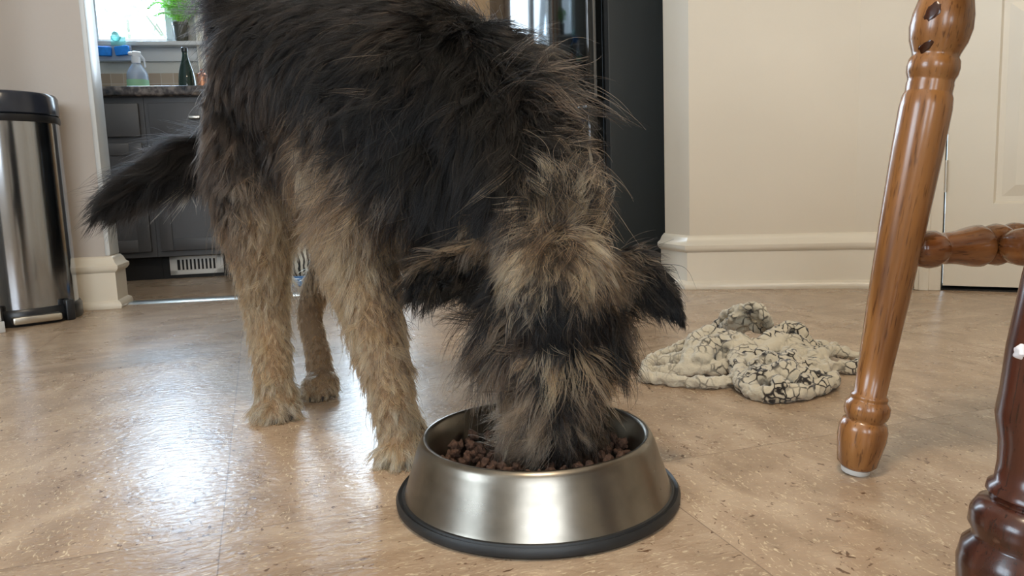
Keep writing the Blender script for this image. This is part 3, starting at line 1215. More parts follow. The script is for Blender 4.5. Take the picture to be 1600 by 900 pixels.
bm = BM()
loft(bm, [(dshape(CR, .12, 96), .045), (dshape(CR - .001, .12, 96), TZ - .085)])
obj('body', bm, M['steel_can'], tcan)
bm = BM()
loft(bm, [(dshape(CR + .004, .125, 96), .0), (dshape(CR + .008, .128, 96), .006), (dshape(CR + .008, .128, 96), .040), (dshape(CR + .003, .123, 96), .048)])
bs = obj('base', bm, M['black_plastic'], tcan)
bm = BM()
box(bm, (CR - .01, -.062, .008), (CR + .022, .062, .030), .006)
obj('pedal', bm, M['nickel'], bs)
for s in (-1, 1):
    bm = BM()
    box(bm, (CR - .045, s * .090 - .012, .0), (CR - .002, s * .090 + .012, .062), .005)
    obj('pedal_bracket', bm, M['black_plastic'], bs)
bm = BM()
loft(bm, [(dshape(CR + .001, .122, 96), TZ - .085), (dshape(CR + .003, .124, 96), TZ - .082), (dshape(CR + .003, .124, 96), TZ - .066), (dshape(CR - .002, .118, 96), TZ - .063)])
obj('rim', bm, M['black_plastic'], tcan)
bm = BM()
loft(bm, [(dshape(CR - .003, .118, 96), TZ - .064), (dshape(CR + .002, .123, 96), TZ - .060), (dshape(CR + .002, .123, 96), TZ - .012),
          (dshape(CR - .003, .118, 96), TZ - .003), (dshape(CR - .016, .105, 96), TZ), (dshape(CR - .08, .05, 96), TZ + .003)])
ld = obj('lid', bm, mat('lid_plastic', rgb(40, 44, 54), .18), tcan)
bm = BM()
box(bm, (-.093, -.11, .04), (-.0865, .11, TZ - .07), .004)
box(bm, (-.100, -.03, TZ - .06), (-.083, .03, TZ - .01), .004)
obj('hinge_cover', bm, M['black_plastic'], tcan)

# ---------------- bowl
bc = G(840, 772)
BR = .150
# the ring is as wide as the photograph shows it
BR = (G(1061, 774) - G(618, 783)).length / 2 * 1.0
bowl = thing('dog_bowl', 'stainless steel dog bowl full of kibble with the dog snout in it', 'bowl', (bc.x, bc.y, 0))
k_ = BR / .150
BH = .073
RR = .1195 * k_
bm = BM()
prof = [(.1425 * k_, .010), (.1395 * k_, .016), (.1255 * k_, BH - .012), (.1225 * k_, BH - .005), (RR, BH), (.116 * k_, BH), (.1135 * k_, BH - .004),
        (.1105 * k_, BH - .015), (.103 * k_, .030), (.095 * k_, .017), (.080 * k_, .012), (0, .011), (0, .009), (.08 * k_, .010), (.097 * k_, .015), (.105 * k_, .030), (.1125 * k_, BH - .015), (.117 * k_, BH - .006),
        (.1205 * k_, BH - .006), (.1235 * k_, BH - .013), (.1375 * k_, .016), (.141 * k_, .010)]
lathe(bm, prof, 128, close=True)
obj('steel_shell', bm, M['steel_bowl'], bowl, angle=60)
bm = BM()
lathe(bm, [(.134 * k_, .001), (.146 * k_, .0), (.1495 * k_, .003), (.150 * k_, .008), (.1475 * k_, .012), (.1445 * k_, .0105), (.1435 * k_, .0125), (.1405 * k_, .013), (.1385 * k_, .008), (.134 * k_, .006)], 128, close=True)
obj('rubber_ring', bm, M['rubber'], bowl)

# kibble
M['kibble'] = noisy(mat('kibble', rgb(70, 47, 33), .85), 180, .35, .8, 300)
rnd = random.Random(5)
base_k = []
for v in range(4):
    bm = BM()
    ball(bm, Vector((0, 0, 0)), .0062, (1, .85, .65), sub=3)
    for vt in bm.verts:
        n_ = noise.noise(vt.co * 210 + Vector((v * 7, 0, 0)))
        n2_ = noise.noise(vt.co * 520 + Vector((v * 7, 3, 0)))
        vt.co *= 1 + .75 * n_ + .3 * n2_
    me = bpy.data.meshes.new('kibble')
    bm.to_mesh(me)
    bm.free()
    me.materials.append(M['kibble'])
    me.shade_smooth()
    base_k.append(me)
placed = []
tries = 0
while len(placed) < 230 and tries < 30000:
    tries += 1
    a = rnd.uniform(0, 2 * math.pi)
    r = math.sqrt(rnd.random()) * .106 * k_
    heap = .026 + .012 * (r / .1) ** 2 * (1 if True else 0)
    dxm, dym = r * math.cos(a), r * math.sin(a)
    layer = rnd.choice((0, 0, 1))
    z = heap + layer * .008 + rnd.uniform(0, .002)
    r_lim = .098 * k_ + (z - .03) * .2
    if r > r_lim:
        continue
    ok = all((dxm - q[0]) ** 2 + (dym - q[1]) ** 2 + ((z - q[2]) * 1.4) ** 2 > .0110 ** 2 for q in placed)
    if not ok:
        continue
    placed.append((dxm, dym, z))
kib = []
for (x, y, z) in placed:
    o = bpy.data.objects.new('kibble', rnd.choice(base_k))
    C.objects.link(o)
    o.location = (bc.x + x, bc.y + y, z)
    o.rotation_euler = (rnd.uniform(0, 6), rnd.uniform(0, 6), rnd.uniform(0, 6))
    tag(o, 'brown piece of dry kibble heaped in the steel dog bowl', 'kibble', 'kibble in the dog bowl')
# bed of crumbs under the loose pieces
bm = BM()
lathe(bm, [(0, .0125), (.078 * k_, .0135), (.0945 * k_, .019), (.099 * k_, .0285), (.08 * k_, .027), (0, .023)], 64)
for v in bm.verts:
    if v.co.z > .021:
        v.co.z += .002 * noise.noise(v.co * 120)
tag(obj('kibble_crumbs', bm, M['kibble']), 'bed of brown kibble crumbs filling the bottom of the bowl', 'kibble', kind='stuff')

# ---------------- towel
M['towel'] = mat('crackle_towel', rgb(196, 186, 164), .95)
b_ = M['towel'].node_tree.nodes['Principled BSDF']
b_.inputs['Sheen Weight'].default_value = .3
tc_ = nn(M['towel'], 'ShaderNodeTexCoord')
nz_ = nn(M['towel'], 'ShaderNodeTexNoise')
nz_.inputs['Scale'].default_value = 30
lk(M['towel'], tc_.outputs['Object'], nz_.inputs['Vector'])
mxv = nn(M['towel'], 'ShaderNodeMixRGB')
mxv.inputs[0].default_value = .02
lk(M['towel'], tc_.outputs['Object'], mxv.inputs[1])
lk(M['towel'], nz_.outputs['Color'], mxv.inputs[2])
vo = nn(M['towel'], 'ShaderNodeTexVoronoi', feature='DISTANCE_TO_EDGE')
vo.inputs['Scale'].default_value = 60
lk(M['towel'], mxv.outputs[0], vo.inputs['Vector'])
r_ = ramp(M['towel'], [(.04, (1, 1, 1, 1)), (.10, (0, 0, 0, 1))], vo.outputs['Distance'])
nz2 = nn(M['towel'], 'ShaderNodeTexNoise')
nz2.inputs['Scale'].default_value = 17
lk(M['towel'], tc_.outputs['Object'], nz2.inputs['Vector'])
r2_ = ramp(M['towel'], [(.40, (0, 0, 0, 1)), (.52, (1, 1, 1, 1))], nz2.outputs['Fac'])
sepx = nn(M['towel'], 'ShaderNodeSeparateXYZ')
lk(M['towel'], tc_.outputs['Object'], sepx.inputs[0])
side = nn(M['towel'], 'ShaderNodeMapRange')      # the printed side shows towards the right of the heap
side.inputs['From Min'].default_value = .22
side.inputs['From Max'].default_value = .38
side.inputs['To Min'].default_value = .12
side.inputs['To Max'].default_value = 1.0
lk(M['towel'], sepx.outputs[0], side.inputs[0])
mm_ = nn(M['towel'], 'ShaderNodeMath', operation='MULTIPLY')
lk(M['towel'], r_.outputs[0], mm_.inputs[0])
lk(M['towel'], r2_.outputs[0], mm_.inputs[1])
mm2 = nn(M['towel'], 'ShaderNodeMath', operation='MULTIPLY')
lk(M['towel'], mm_.outputs[0], mm2.inputs[0])
lk(M['towel'], side.outputs[0], mm2.inputs[1])
mc = nn(M['towel'], 'ShaderNodeMixRGB')
lk(M['towel'], mm2.outputs[0], mc.inputs[0])
mc.inputs[1].default_value = rgb(200, 190, 168)
mc.inputs[2].default_value = rgb(38, 32, 28)
lk(M['towel'], mc.outputs[0], b_.inputs['Base Color'])
bn = nn(M['towel'], 'ShaderNodeTexNoise')
bn.inputs['Scale'].default_value = 350
lk(M['towel'], tc_.outputs['Object'], bn.inputs['Vector'])
bp_ = nn(M['towel'], 'ShaderNodeBump')
bp_.inputs['Strength'].default_value = .7
bp_.inputs['Distance'].default_value = .002
lk(M['towel'], bn.outputs['Fac'], bp_.inputs['Height'])
lk(M['towel'], bp_.outputs[0], b_.inputs['Normal'])

bm = BM()


def fold(pts, seg=12):
    """pts: (px, py, Y, r): rounded fold of cloth along these points"""
    tube(bm, catmull([(W(a, b, y), r) for a, b, y, r in pts], 5), seg)


def gp(px, py, z=0.0):
    return G(px, py, z)


def foldg(pts, seg=12):
    """pts: (px, py, z, r): the fold's centre lies at height z on that sight line"""
    tube(bm, catmull([(G(a, b, z), r) for a, b, z, r in pts], 5), seg)


# left flap, folded edge in front
foldg([(1006, 588, .010, .009), (1060, 596, .010, .0095), (1120, 598, .010, .010), (1165, 590, .012, .010)])
foldg([(1006, 586, .010, .009), (1020, 562, .012, .010), (1050, 548, .018, .010), (1085, 535, .028, .012)])
foldg([(1025, 580, .008, .010), (1075, 578, .010, .013), (1130, 575, .014, .014)])
foldg([(1035, 565, .010, .010), (1080, 560, .018, .015), (1130, 562, .020, .016)])
# ridge
foldg([(1078, 568, .020, .015), (1085, 538, .045, .016), (1105, 522, .056, .014), (1135, 526, .056, .014), (1165, 540, .046, .014), (1190, 560, .03, .014)])
foldg([(1095, 560, .030, .018), (1112, 538, .045, .018), (1140, 540, .045, .018), (1165, 558, .032, .018)])
# back flap standing up
foldg([(1113, 520, .025, .007), (1125, 500, .055, .006), (1142, 485, .085, .006), (1165, 479, .098, .006), (1188, 480, .100, .006), (1196, 497, .08, .007), (1204, 515, .05, .009)])
foldg([(1130, 520, .020, .010), (1140, 503, .05, .007), (1165, 495, .072, .006), (1186, 498, .075, .006), (1198, 515, .04, .010)])
foldg([(1128, 515, .035, .008), (1145, 496, .075, .007), (1165, 487, .086, .006), (1187, 489, .088, .006), (1197, 503, .065, .007), (1205, 520, .035, .009)])
foldg([(1135, 522, .030, .009), (1150, 505, .060, .008), (1170, 502, .064, .007), (1190, 506, .058, .008), (1200, 522, .03, .009)])
foldg([(1140, 525, .020, .012), (1165, 510, .05, .009), (1185, 513, .05, .010)])
# right arch
foldg([(1175, 545, .040, .015), (1205, 528, .052, .014), (1235, 512, .062, .012), (1252, 520, .055, .011), (1258, 535, .035, .012)])
foldg([(1190, 552, .034, .016), (1225, 535, .045, .016), (1250, 540, .034, .015)])
# lumps in the middle
rnd = random.Random(21)
for k in range(34):
    px, py = rnd.uniform(1165, 1300), rnd.uniform(545, 600)
    z = max(.010, .040 - abs(px - 1215) * .00022 - abs(py - 560) * .0004)
    a = rnd.uniform(-.9, .9)
    L_ = rnd.uniform(9, 20)
    foldg([(px - L_ * math.cos(a), py - L_ * math.sin(a) * .6, z * .8, .007), (px, py, z + .006, .0105), (px + L_ * math.cos(a), py + L_ * math.sin(a) * .6, z * .8, .007)], 8)
foldg([(1150, 575, .012, .018), (1200, 575, .016, .024), (1250, 575, .014, .022), (1290, 572, .012, .016)])
# right tails
foldg([(1240, 560, .028, .013), (1280, 550, .024, .011), (1325, 553, .016, .009), (1345, 556, .012, .009)])
foldg([(1250, 575, .018, .013), (1290, 572, .014, .012), (1335, 574, .011, .010), (1345, 566, .011, .009)])
foldg([(1240, 545, .035, .013), (1280, 540, .026, .010), (1320, 546, .018, .008)])
# front roll
foldg([(1150, 552, .034, .014), (1152, 575, .024, .014), (1158, 598, .014, .013), (1178, 612, .012, .012), (1205, 617, .012, .012), (1240, 615, .012, .012),
       (1275, 607, .012, .0115), (1298, 598, .013, .011), (1300, 590, .016, .010)])
foldg([(1165, 590, .014, .014), (1200, 602, .012, .014), (1245, 600, .012, .014), (1285, 594, .012, .012)])
for v in bm.verts:
    if v.co.z < .0015:
        v.co.z = .0015 + (v.co.z - .0015) * .02
tw = obj('dish_towel', bm, M['towel'])
md = tw.modifiers.new('r', 'REMESH')
md.mode = 'VOXEL'
md.voxel_size = .0032
md = tw.modifiers.new('s', 'SMOOTH')
md.factor = .5
md.iterations = 3
dg = bpy.context.evaluated_depsgraph_get()
me = bpy.data.meshes.new_from_object(tw.evaluated_get(dg))
tw.modifiers.clear()
tw.data = me
for v in me.vertices:
    c = v.co
    n_ = noise.noise(c * 38) * .0045 - abs(noise.noise(c * 62)) * .009 - abs(noise.noise(c * 140)) * .0035 + .004
    nr = v.normal
    v.co = c + nr * n_
    if v.co.z < .001:
        v.co.z = .001
me.shade_smooth()
tag(tw, 'crumpled cream towel with black crackle print lying on the floor', 'towel')

# ---------------- stools
def frame_along(a, b):
    d = (b - a)
    q = d.to_track_quat('Z', 'Y')
    return Matrix.Translation(a) @ q.to_matrix().to_4x4(), d.length


def leg_profile(L, r, kind):
    if kind == 'oak':
        pts = [(0, 0), (.0155, 0), (.0175, .002), (.0215, .006), (.0262, .036), (.0262, .048), (.0235, .056), (.0205, .0585),
               (.0205, .0595), (.0228, .062), (.0245, .068), (.0240, .076), (.0200, .081), (.0195, .0825), (.0200, .084), (.0197, .0865), (.0172, .089),
               (.0190, .13), (.0232, .20), (.0268, .28), (.0288, .36), (.0293, .405), (.0280, .417), (.0262, .421), (.0258, .423), (.0262, .430), (.0255, .433), (.0258, .436),
               (.0282, .441), (.0290, .448), (.0280, .455), (.0255, .4585), (.0262, .462), (.0315, .474), (.0342, .488), (.0330, .502), (.0285, .520), (.0265, .530), (.0280, .545), (.0300, .565), (.0285, .590), (.0240, .610),
               (.0235, .625), (.0240, .640), (.0275, .655), (.0275, L), (0, L)]
        return [(r * (1 - .11 * min(1, max(0, (z - .1) / .15))), z) for r, z in pts]
    pts = [(0, 0), (.026, 0), (.030, .004), (.038, .030), (.0420, .055), (.0405, .068), (.0355, .074), (.0350, .077), (.0390, .083), (.0390, .093),
           (.0350, .101), (.0290, .104), (.0290, .106), (.0320, .109), (.0315, .114), (.0280, .117), (.0280, .130), (.0300, .145), (.0350, .164), (.0345, .18),
           (.0355, .21), (.034, .26), (.031, .30), (.0330, .34), (.0345, .40), (.0330, .45), (.0280, .462), (.0320, .47), (.0345, .485), (.0300, .50),
           (.0275, .53), (.0330, .57), (.0290, .62), (.0270, .65), (.0270, L), (0, L)]
    return pts


def stretch_profile(L):
    h = [(0, -.005), (.010, -.004), (.0150, .004), (.0178, .018), (.0176, .026), (.0150, .033), (.0142, .036), (.0150, .040), (.0152, .048),
         (.0162, .060), (.0198, .082), (.0204, .090), (.0180, .0965), (.0160, .0985), (.0160, .1005), (.0182, .104)]
    h = [(r * 1.18, z) for r, z in h]
    return h + [(.0242, L / 2)] + [(r, L - z) for r, z in reversed(h)]


def turned_leg(parent, a, b, kind, m1):
    mx, L = frame_along(a + Vector((0, 0, .006)), b)
    bm = BM()
    lathe(bm, leg_profile(L, 0, kind), 48, None)
    lg = obj('leg', bm, m1, parent, angle=50)
    lg.matrix_local = mx
    bm = BM()
    lathe(bm, [(0, -.0058), (.0145, -.0058), (.0155, -.004), (.0155, .001), (0, .001)], 24)
    obj('glide', bm, M['whitemetal'], lg)
    return lg


def turned_rail(parent, a, b, gap, m1):
    d = (b - a).normalized()
    mx, L = frame_along(a + d * gap, b - d * gap)
    bm = BM()
    lathe(bm, stretch_profile(L), 32)
    s_ = obj('stretcher', bm, m1, parent, angle=50)
    s_.matrix_local = mx


M['oak_dk'] = wood('oak_stretcher', rgb(122, 74, 38), rgb(92, 50, 24), rgb(146, 96, 54), .2, (30, 30, 2.2))
# honey oak stool: four splayed legs, side rails and a cross rail, round seat above the frame
f1 = G(1337, 738)
t1_ = W(1476, 0, .835)
lean = (t1_.x - f1.x) / t1_.z * .66
st = thing('bar_stool', 'honey oak stool with turned splayed legs, its foot right of the towel', 'stool', (f1.x + .20, f1.y - .13, 0))
o_ = Vector((-.20, .13, 0))
feet = [o_ + Vector(v) for v in ((0, 0, 0), (.06, -.34, 0), (.40, -.26, 0), (.34, .08, 0))]
tops = [f + Vector((lean * sx, sy * .02, .66)) for f, sx, sy in zip(feet, (1, 1, -1, -1), (-1, 1, 1, -1))]
oak_legs = [turned_leg(st, f, t, 'oak', M['oak']) for f, t in zip(feet, tops)]
# two dark chips where the varnish has come off the bulb
mw = Matrix.Translation(st.location) @ oak_legs[0].matrix_basis
mi = mw.inverted()
lb = BVHTree.FromPolygons([mw @ v.co for v in oak_legs[0].data.vertices], [tuple(p.vertices) for p in oak_legs[0].data.polygons])
for cx_, cy_, rx, ry, sl in ((1458, 18, 15, 14, -.6), (1447, 72, 13, 8, -.5)):
    bm = BM()
    rings = []
    for q in range(5):
        rg_ = []
        for k in range(18):
            an = k / 18 * 2 * math.pi
            w_ = 1 + .45 * noise.noise(Vector((math.cos(an) * 1.6, math.sin(an) * 1.6, cx_)))
            u_, v_ = math.cos(an) * rx * w_ * q / 4, math.sin(an) * ry * w_ * q / 4
            h_ = lb.ray_cast(CP, ray(cx_ + u_, cy_ + v_ + sl * u_), 3)
            if h_[0] is None:
                h_ = lb.find_nearest(W(cx_ + u_, cy_ + v_, .80))
            rg_.append(bm.verts.new(mi @ (h_[0] + h_[1] * (.0006 - .0008 * (q == 4)))))
        rings.append(rg_)
    for A, B in zip(rings[1:], rings[2:]):
        for k in range(18):
            bm.faces.new((A[k], A[(k + 1) % 18], B[(k + 1) % 18], B[k]))
    bm.faces.new(rings[1])
    bmesh.ops.delete(bm, geom=rings[0], context='VERTS')
    o = obj('chipped_patch', bm, M['oak_dark'], oak_legs[0])
    o['label'] = 'dark chipped patch in the varnish'
q_ = .254 / .66
pr = [f.lerp(t, q_) for f, t in zip(feet, tops)]
turned_rail(st, pr[3], pr[0], .022, M['oak_dk'])
turned_rail(st, pr[1], pr[2], .022, M['oak_dk'])
turned_rail(st, (pr[1] + pr[2]) / 2, (pr[3] + pr[0]) / 2, .018, M['oak_dk'])
bm = BM()
lathe(bm, smooth_prof([(0, .655), (.14, .655), (.165, .664), (.17, .675), (.164, .688), (.13, .686), (.08, .678), (0, .676)], 3), 48)
obj('seat', bm, M['oak'], st, angle=60)

# dark table at the right edge, one worn leg in view, the stool tucked under its end
f2 = G(1576, 1020)
t2_ = W(1692, 440, f2.y)
lean2 = (t2_.x - f2.x) / t2_.z * .72
tb = thing('table', 'dark red-brown mahogany table with a worn turned leg at the bottom right corner', 'table', (f2.x + .375, f2.y - .30, 0))
feet = [Vector(v) for v in ((-.375, .30, 0), (.375, .30, 0), (.375, -.30, 0), (-.375, -.30, 0))]
for k, f in enumerate(feet):
    t = f + Vector((lean2 * (1 if f.x < 0 else -1), 0, .72))
    lg = turned_leg(tb, f, t, 'dark', M['mahogany'])
    if k == 0:
        pc = W(1594, 549, f2.y - .031) - tb.location
        bm = BM()
        ball(bm, lg.matrix_basis.inverted() @ pc, .0036, (1, .8, 1.4), sub=3)
        for v in bm.verts:
            v.co += Vector((noise.noise(v.co * 300), noise.noise(v.co * 300 + Vector((5, 0, 0))), 0)) * .002
        o = obj('paint_spot', bm, mat('white_paint_spot', rgb(225, 222, 225), .5), lg)
        o['label'] = 'white paint spot'
bm = BM()
box(bm, (-.36, -.34, .735), (.42, .31, .762), .010, seg=3)
obj('table_top', bm, M['mahogany'], tb)
bm = BM()
for x0, x1, y0, y1 in ((-.29, .29, .255, .275), (-.29, .29, -.275, -.255), (-.29, -.27, -.275, .275), (.27, .29, -.275, .275)):
    box(bm, (x0, y0, .68), (x1, y1, .736), .002)
obj('apron', bm, M['mahogany'], tb)

# ------------------------------------------------------------------ the dog
dog_base = G(520, 690)
dog = thing('dog', 'shaggy black and tan dog with folded ears eating from the steel bowl', 'dog')


def DP(l):
    return catmull([(W(a, b, y), r) for a, b, y, r in l], 5)


gRF, gRH, gLH, gLF = G(632, 722), G(432, 655), G(500, 622), G(835, 690)



def dog_body_parts():
    bm = BM()
    # trunk
    tube(bm, DP([(432, 120, 1.30, .085), (445, 118, 1.26, .105), (520, 125, 1.20, .120), (600, 150, 1.14, .130), (680, 170, 1.09, .128), (750, 175, 1.05, .098)]), 24)
    tube(bm, DP([(560, 210, 1.16, .110), (640, 270, 1.10, .115), (720, 300, 1.05, .100)]), 24)
    tube(bm, DP([(425, 160, 1.28, .095), (500, 230, 1.24, .090), (600, 300, 1.12, .085)]), 24)
    # neck
    tube(bm, DP([(725, 155, 1.06, .098), (775, 190, 1.02, .088), (815, 265, .96, .074), (850, 350, .915, .062), (865, 400, .90, .055)]), 24)
    tube(bm, DP([(690, 260, 1.05, .095), (765, 325, 1.00, .075), (835, 420, .94, .055)]), 20)
    # skull and muzzle
    tube(bm, DP([(862, 385, .895, .050), (866, 440, .876, .066), (868, 500, .866, .064), (868, 560, .855, .046), (864, 620, .844, .045), (862, 670, .842, .046), (864, 710, .838, .036)]), 24)
    tube(bm, DP([(800, 470, .885, .036), (835, 540, .865, .045), (862, 620, .852, .036)]), 16)
    tube(bm, DP([(930, 465, .885, .036), (900, 540, .865, .045), (874, 620, .852, .036)]), 16)
    # brow ridges
    ball(bm, W(832, 572, .828), .020)
    ball(bm, W(905, 572, .828), .020)
    # right fore leg (picture left)
    t = gRF
    tube(bm, DP([(600, 260, 1.09, .075), (572, 340, 1.06, .070), (558, 400, 1.05, .056), (580, 480, 1.02, .039), (604, 580, .975, .030), (618, 650, .945, .026)]) +
         [(Vector((t.x - .004, t.y + .035, .030)), .026)], 16)
    # left fore leg, behind the head
    t2 = gLF
    tube(bm, DP([(800, 280, 1.08, .070), (815, 380, 1.06, .055), (828, 480, 1.05, .040)]) +
         [(Vector((t2.x, t2.y + .025, .14)), .028), (Vector((t2.x, t2.y + .028, .032)), .026)], 16)
    # right hind leg
    t = gRH
    tube(bm, DP([(415, 190, 1.27, .085), (402, 280, 1.24, .075), (404, 350, 1.22, .056), (412, 420, 1.215, .040), (418, 490, 1.215, .031), (425, 560, 1.18, .027), (428, 610, 1.15, .026)]) +
         [(Vector((t.x - .004, t.y + .035, .028)), .026)], 16)
    # left hind leg
    t = gLH
    tube(bm, DP([(500, 220, 1.32, .075), (525, 320, 1.32, .055), (520, 390, 1.33, .034), (496, 450, 1.35, .026), (484, 492, 1.36, .022), (494, 540, 1.33, .021), (500, 580, 1.30, .022)]) +
         [(Vector((t.x - .002, t.y + .035, .026)), .024)], 16)
    # paws with four toes
    for g, sz, yaw in ((gRF, 1.0, .25), (gRH, .98, .0), (gLH, .95, .1), (gLF, 1.0, .1)):
        R_ = Matrix.Rotation(yaw, 3, 'Z')
        ball(bm, Vector((g.x, g.y + .012, .024)) , .030 * sz, (1.05, 1.15, .75), R_)
        for k, (dx, dy) in enumerate(((-.024, -.006), (-.009, -.019), (.009, -.019), (.024, -.006))):
            d = R_ @ Vector((dx, dy, 0)) * sz
            tube(bm, [(Vector((g.x + d.x * .6, g.y + d.y * .2 + .01, .024)), .0125 * sz), (Vector((g.x + d.x, g.y + d.y, .017)), .0125 * sz), (Vector((g.x + d.x * 1.1, g.y + d.y * 1.35, .011)), .0095 * sz)], 10)
    # tail: rises from the rump, arches over behind and swings out to the left
    tube(bm, catmull([(W(a, b, y), r) for a, b, y, r in TAIL], 6), 12)
    return bm


TAIL = [(430, 60, 1.34, .050), (405, 0, 1.40, .034), (385, -50, 1.45, .026), (362, -40, 1.49, .024), (362, 20, 1.52, .024), (385, 110, 1.52, .026),
        (385, 180, 1.50, .028), (345, 225, 1.47, .028), (290, 250, 1.44, .026), (235, 275, 1.42, .020), (185, 308, 1.40, .012), (160, 328, 1.39, .005)]


def ear(bm, outline, thick):
    """outline rows of (px, py, Y) across the ear, base first: a thin curved leaf with thickness"""
    rows = []
    for row in outline:
        pts = [W(*p) for p in row]
        # smooth across
        out = []
        n = 6
        for s in range(n + 1):
            t = s / n * (len(pts) - 1)
            i = min(int(t), len(pts) - 2)
            out.append(pts[i].lerp(pts[i + 1], t - i))
        rows.append(out)
    # refine along
    fine = []
    for a, b in zip(rows, rows[1:]):
        for s in range(4):
            fine.append([p.lerp(q, s / 4) for p, q in zip(a, b)])
    fine.append(rows[-1])
    F, Bk = [], []
    nr = len(fine)
    for i, r in enumerate(fine):
        f_, b_ = [], []
        for j, p in enumerate(r):
            e1 = fine[min(i + 1, nr - 1)][j] - fine[max(i - 1, 0)][j]
            e2 = r[min(j + 1, len(r) - 1)] - r[max(j - 1, 0)]
            n_ = e1.cross(e2).normalized() * thick * .5
            f_.append(bm.verts.new(p + n_))
            b_.append(bm.verts.new(p - n_))
        F.append(f_)
        Bk.append(b_)
    m_ = len(F[0])
    for i in range(nr - 1):
        for j in range(m_ - 1):
            bm.faces.new((F[i][j], F[i][j + 1], F[i + 1][j + 1], F[i + 1][j]))
            bm.faces.new((Bk[i][j], Bk[i + 1][j], Bk[i + 1][j + 1], Bk[i][j + 1]))
        for j, fl in ((0, 1), (m_ - 1, -1)):
            q = (F[i][j], F[i + 1][j], Bk[i + 1][j], Bk[i][j])
            bm.faces.new(q if fl > 0 else tuple(reversed(q)))
    for i, fl in ((0, 1), (nr - 1, -1)):
        for j in range(m_ - 1):
            q = (F[i][j], Bk[i][j], Bk[i][j + 1], F[i][j + 1])
            bm.faces.new(q if fl > 0 else tuple(reversed(q)))


bm = dog_body_parts()
# picture-left ear: rises, then folds forward and down to the tip at the left
ear(bm, [[(800, 395, .885), (790, 430, .880), (785, 465, .880)],
         [(765, 368, .890), (765, 400, .905), (770, 470, .885)],
         [(715, 385, .880), (720, 415, .905), (722, 462, .880)],
         [(668, 405, .865), (672, 430, .880), (678, 462, .868)],
         [(632, 440, .855), (640, 455, .860), (648, 470, .855)]], .011)
# picture-right ear: out and folded down
ear(bm, [[(935, 395, .885), (945, 430, .880), (950, 465, .885)],
         [(985, 385, .880), (985, 420, .872), (975, 470, .885)],
         [(1020, 400, .870), (1012, 430, .862), (1000, 475, .870)],
         [(1050, 440, .858), (1038, 462, .855), (1018, 480, .860)],
         [(1068, 480, .853), (1058, 488, .851), (1040, 492, .853)],
         [(1074, 506, .850), (1068, 508, .850), (1060, 506, .850)]], .011)
body = obj('body', bm, M['skin'], dog)
md = body.modifiers.new('r', 'REMESH')
md.mode = 'VOXEL'
md.voxel_size = .0058
md = body.modifiers.new('s', 'SMOOTH')
md.factor = .6
md.iterations = 5
dg = bpy.context.evaluated_depsgraph_get()
me = bpy.data.meshes.new_from_object(body.evaluated_get(dg))
body.modifiers.clear()
body.data = me
nv = len(me.vertices)
co = np.empty(nv * 3)
me.vertices.foreach_get('co', co)
co = co.reshape(-1, 3)
co[:, 2] = np.maximum(co[:, 2], 0.0015)
me.vertices.foreach_set('co', co.ravel())
me.shade_smooth()
me.update()


# ---------------- fur guides: how the coat lies, how long it is and its colour, region by region
BVH = BVHTree.FromPolygons([tuple(c) for c in co], [tuple(p.vertices) for p in me.polygons])
K_ = (7, 6, 6)        # black
KB = (18, 14, 12)        # brownish black
GB = (62, 50, 41)        # grey-brown
TN = (142, 113, 83)     # tan
TL = (182, 153, 118)     # light tan
CR_ = (206, 188, 160)    # cream
GZ = (108, 90, 72)      # grizzle
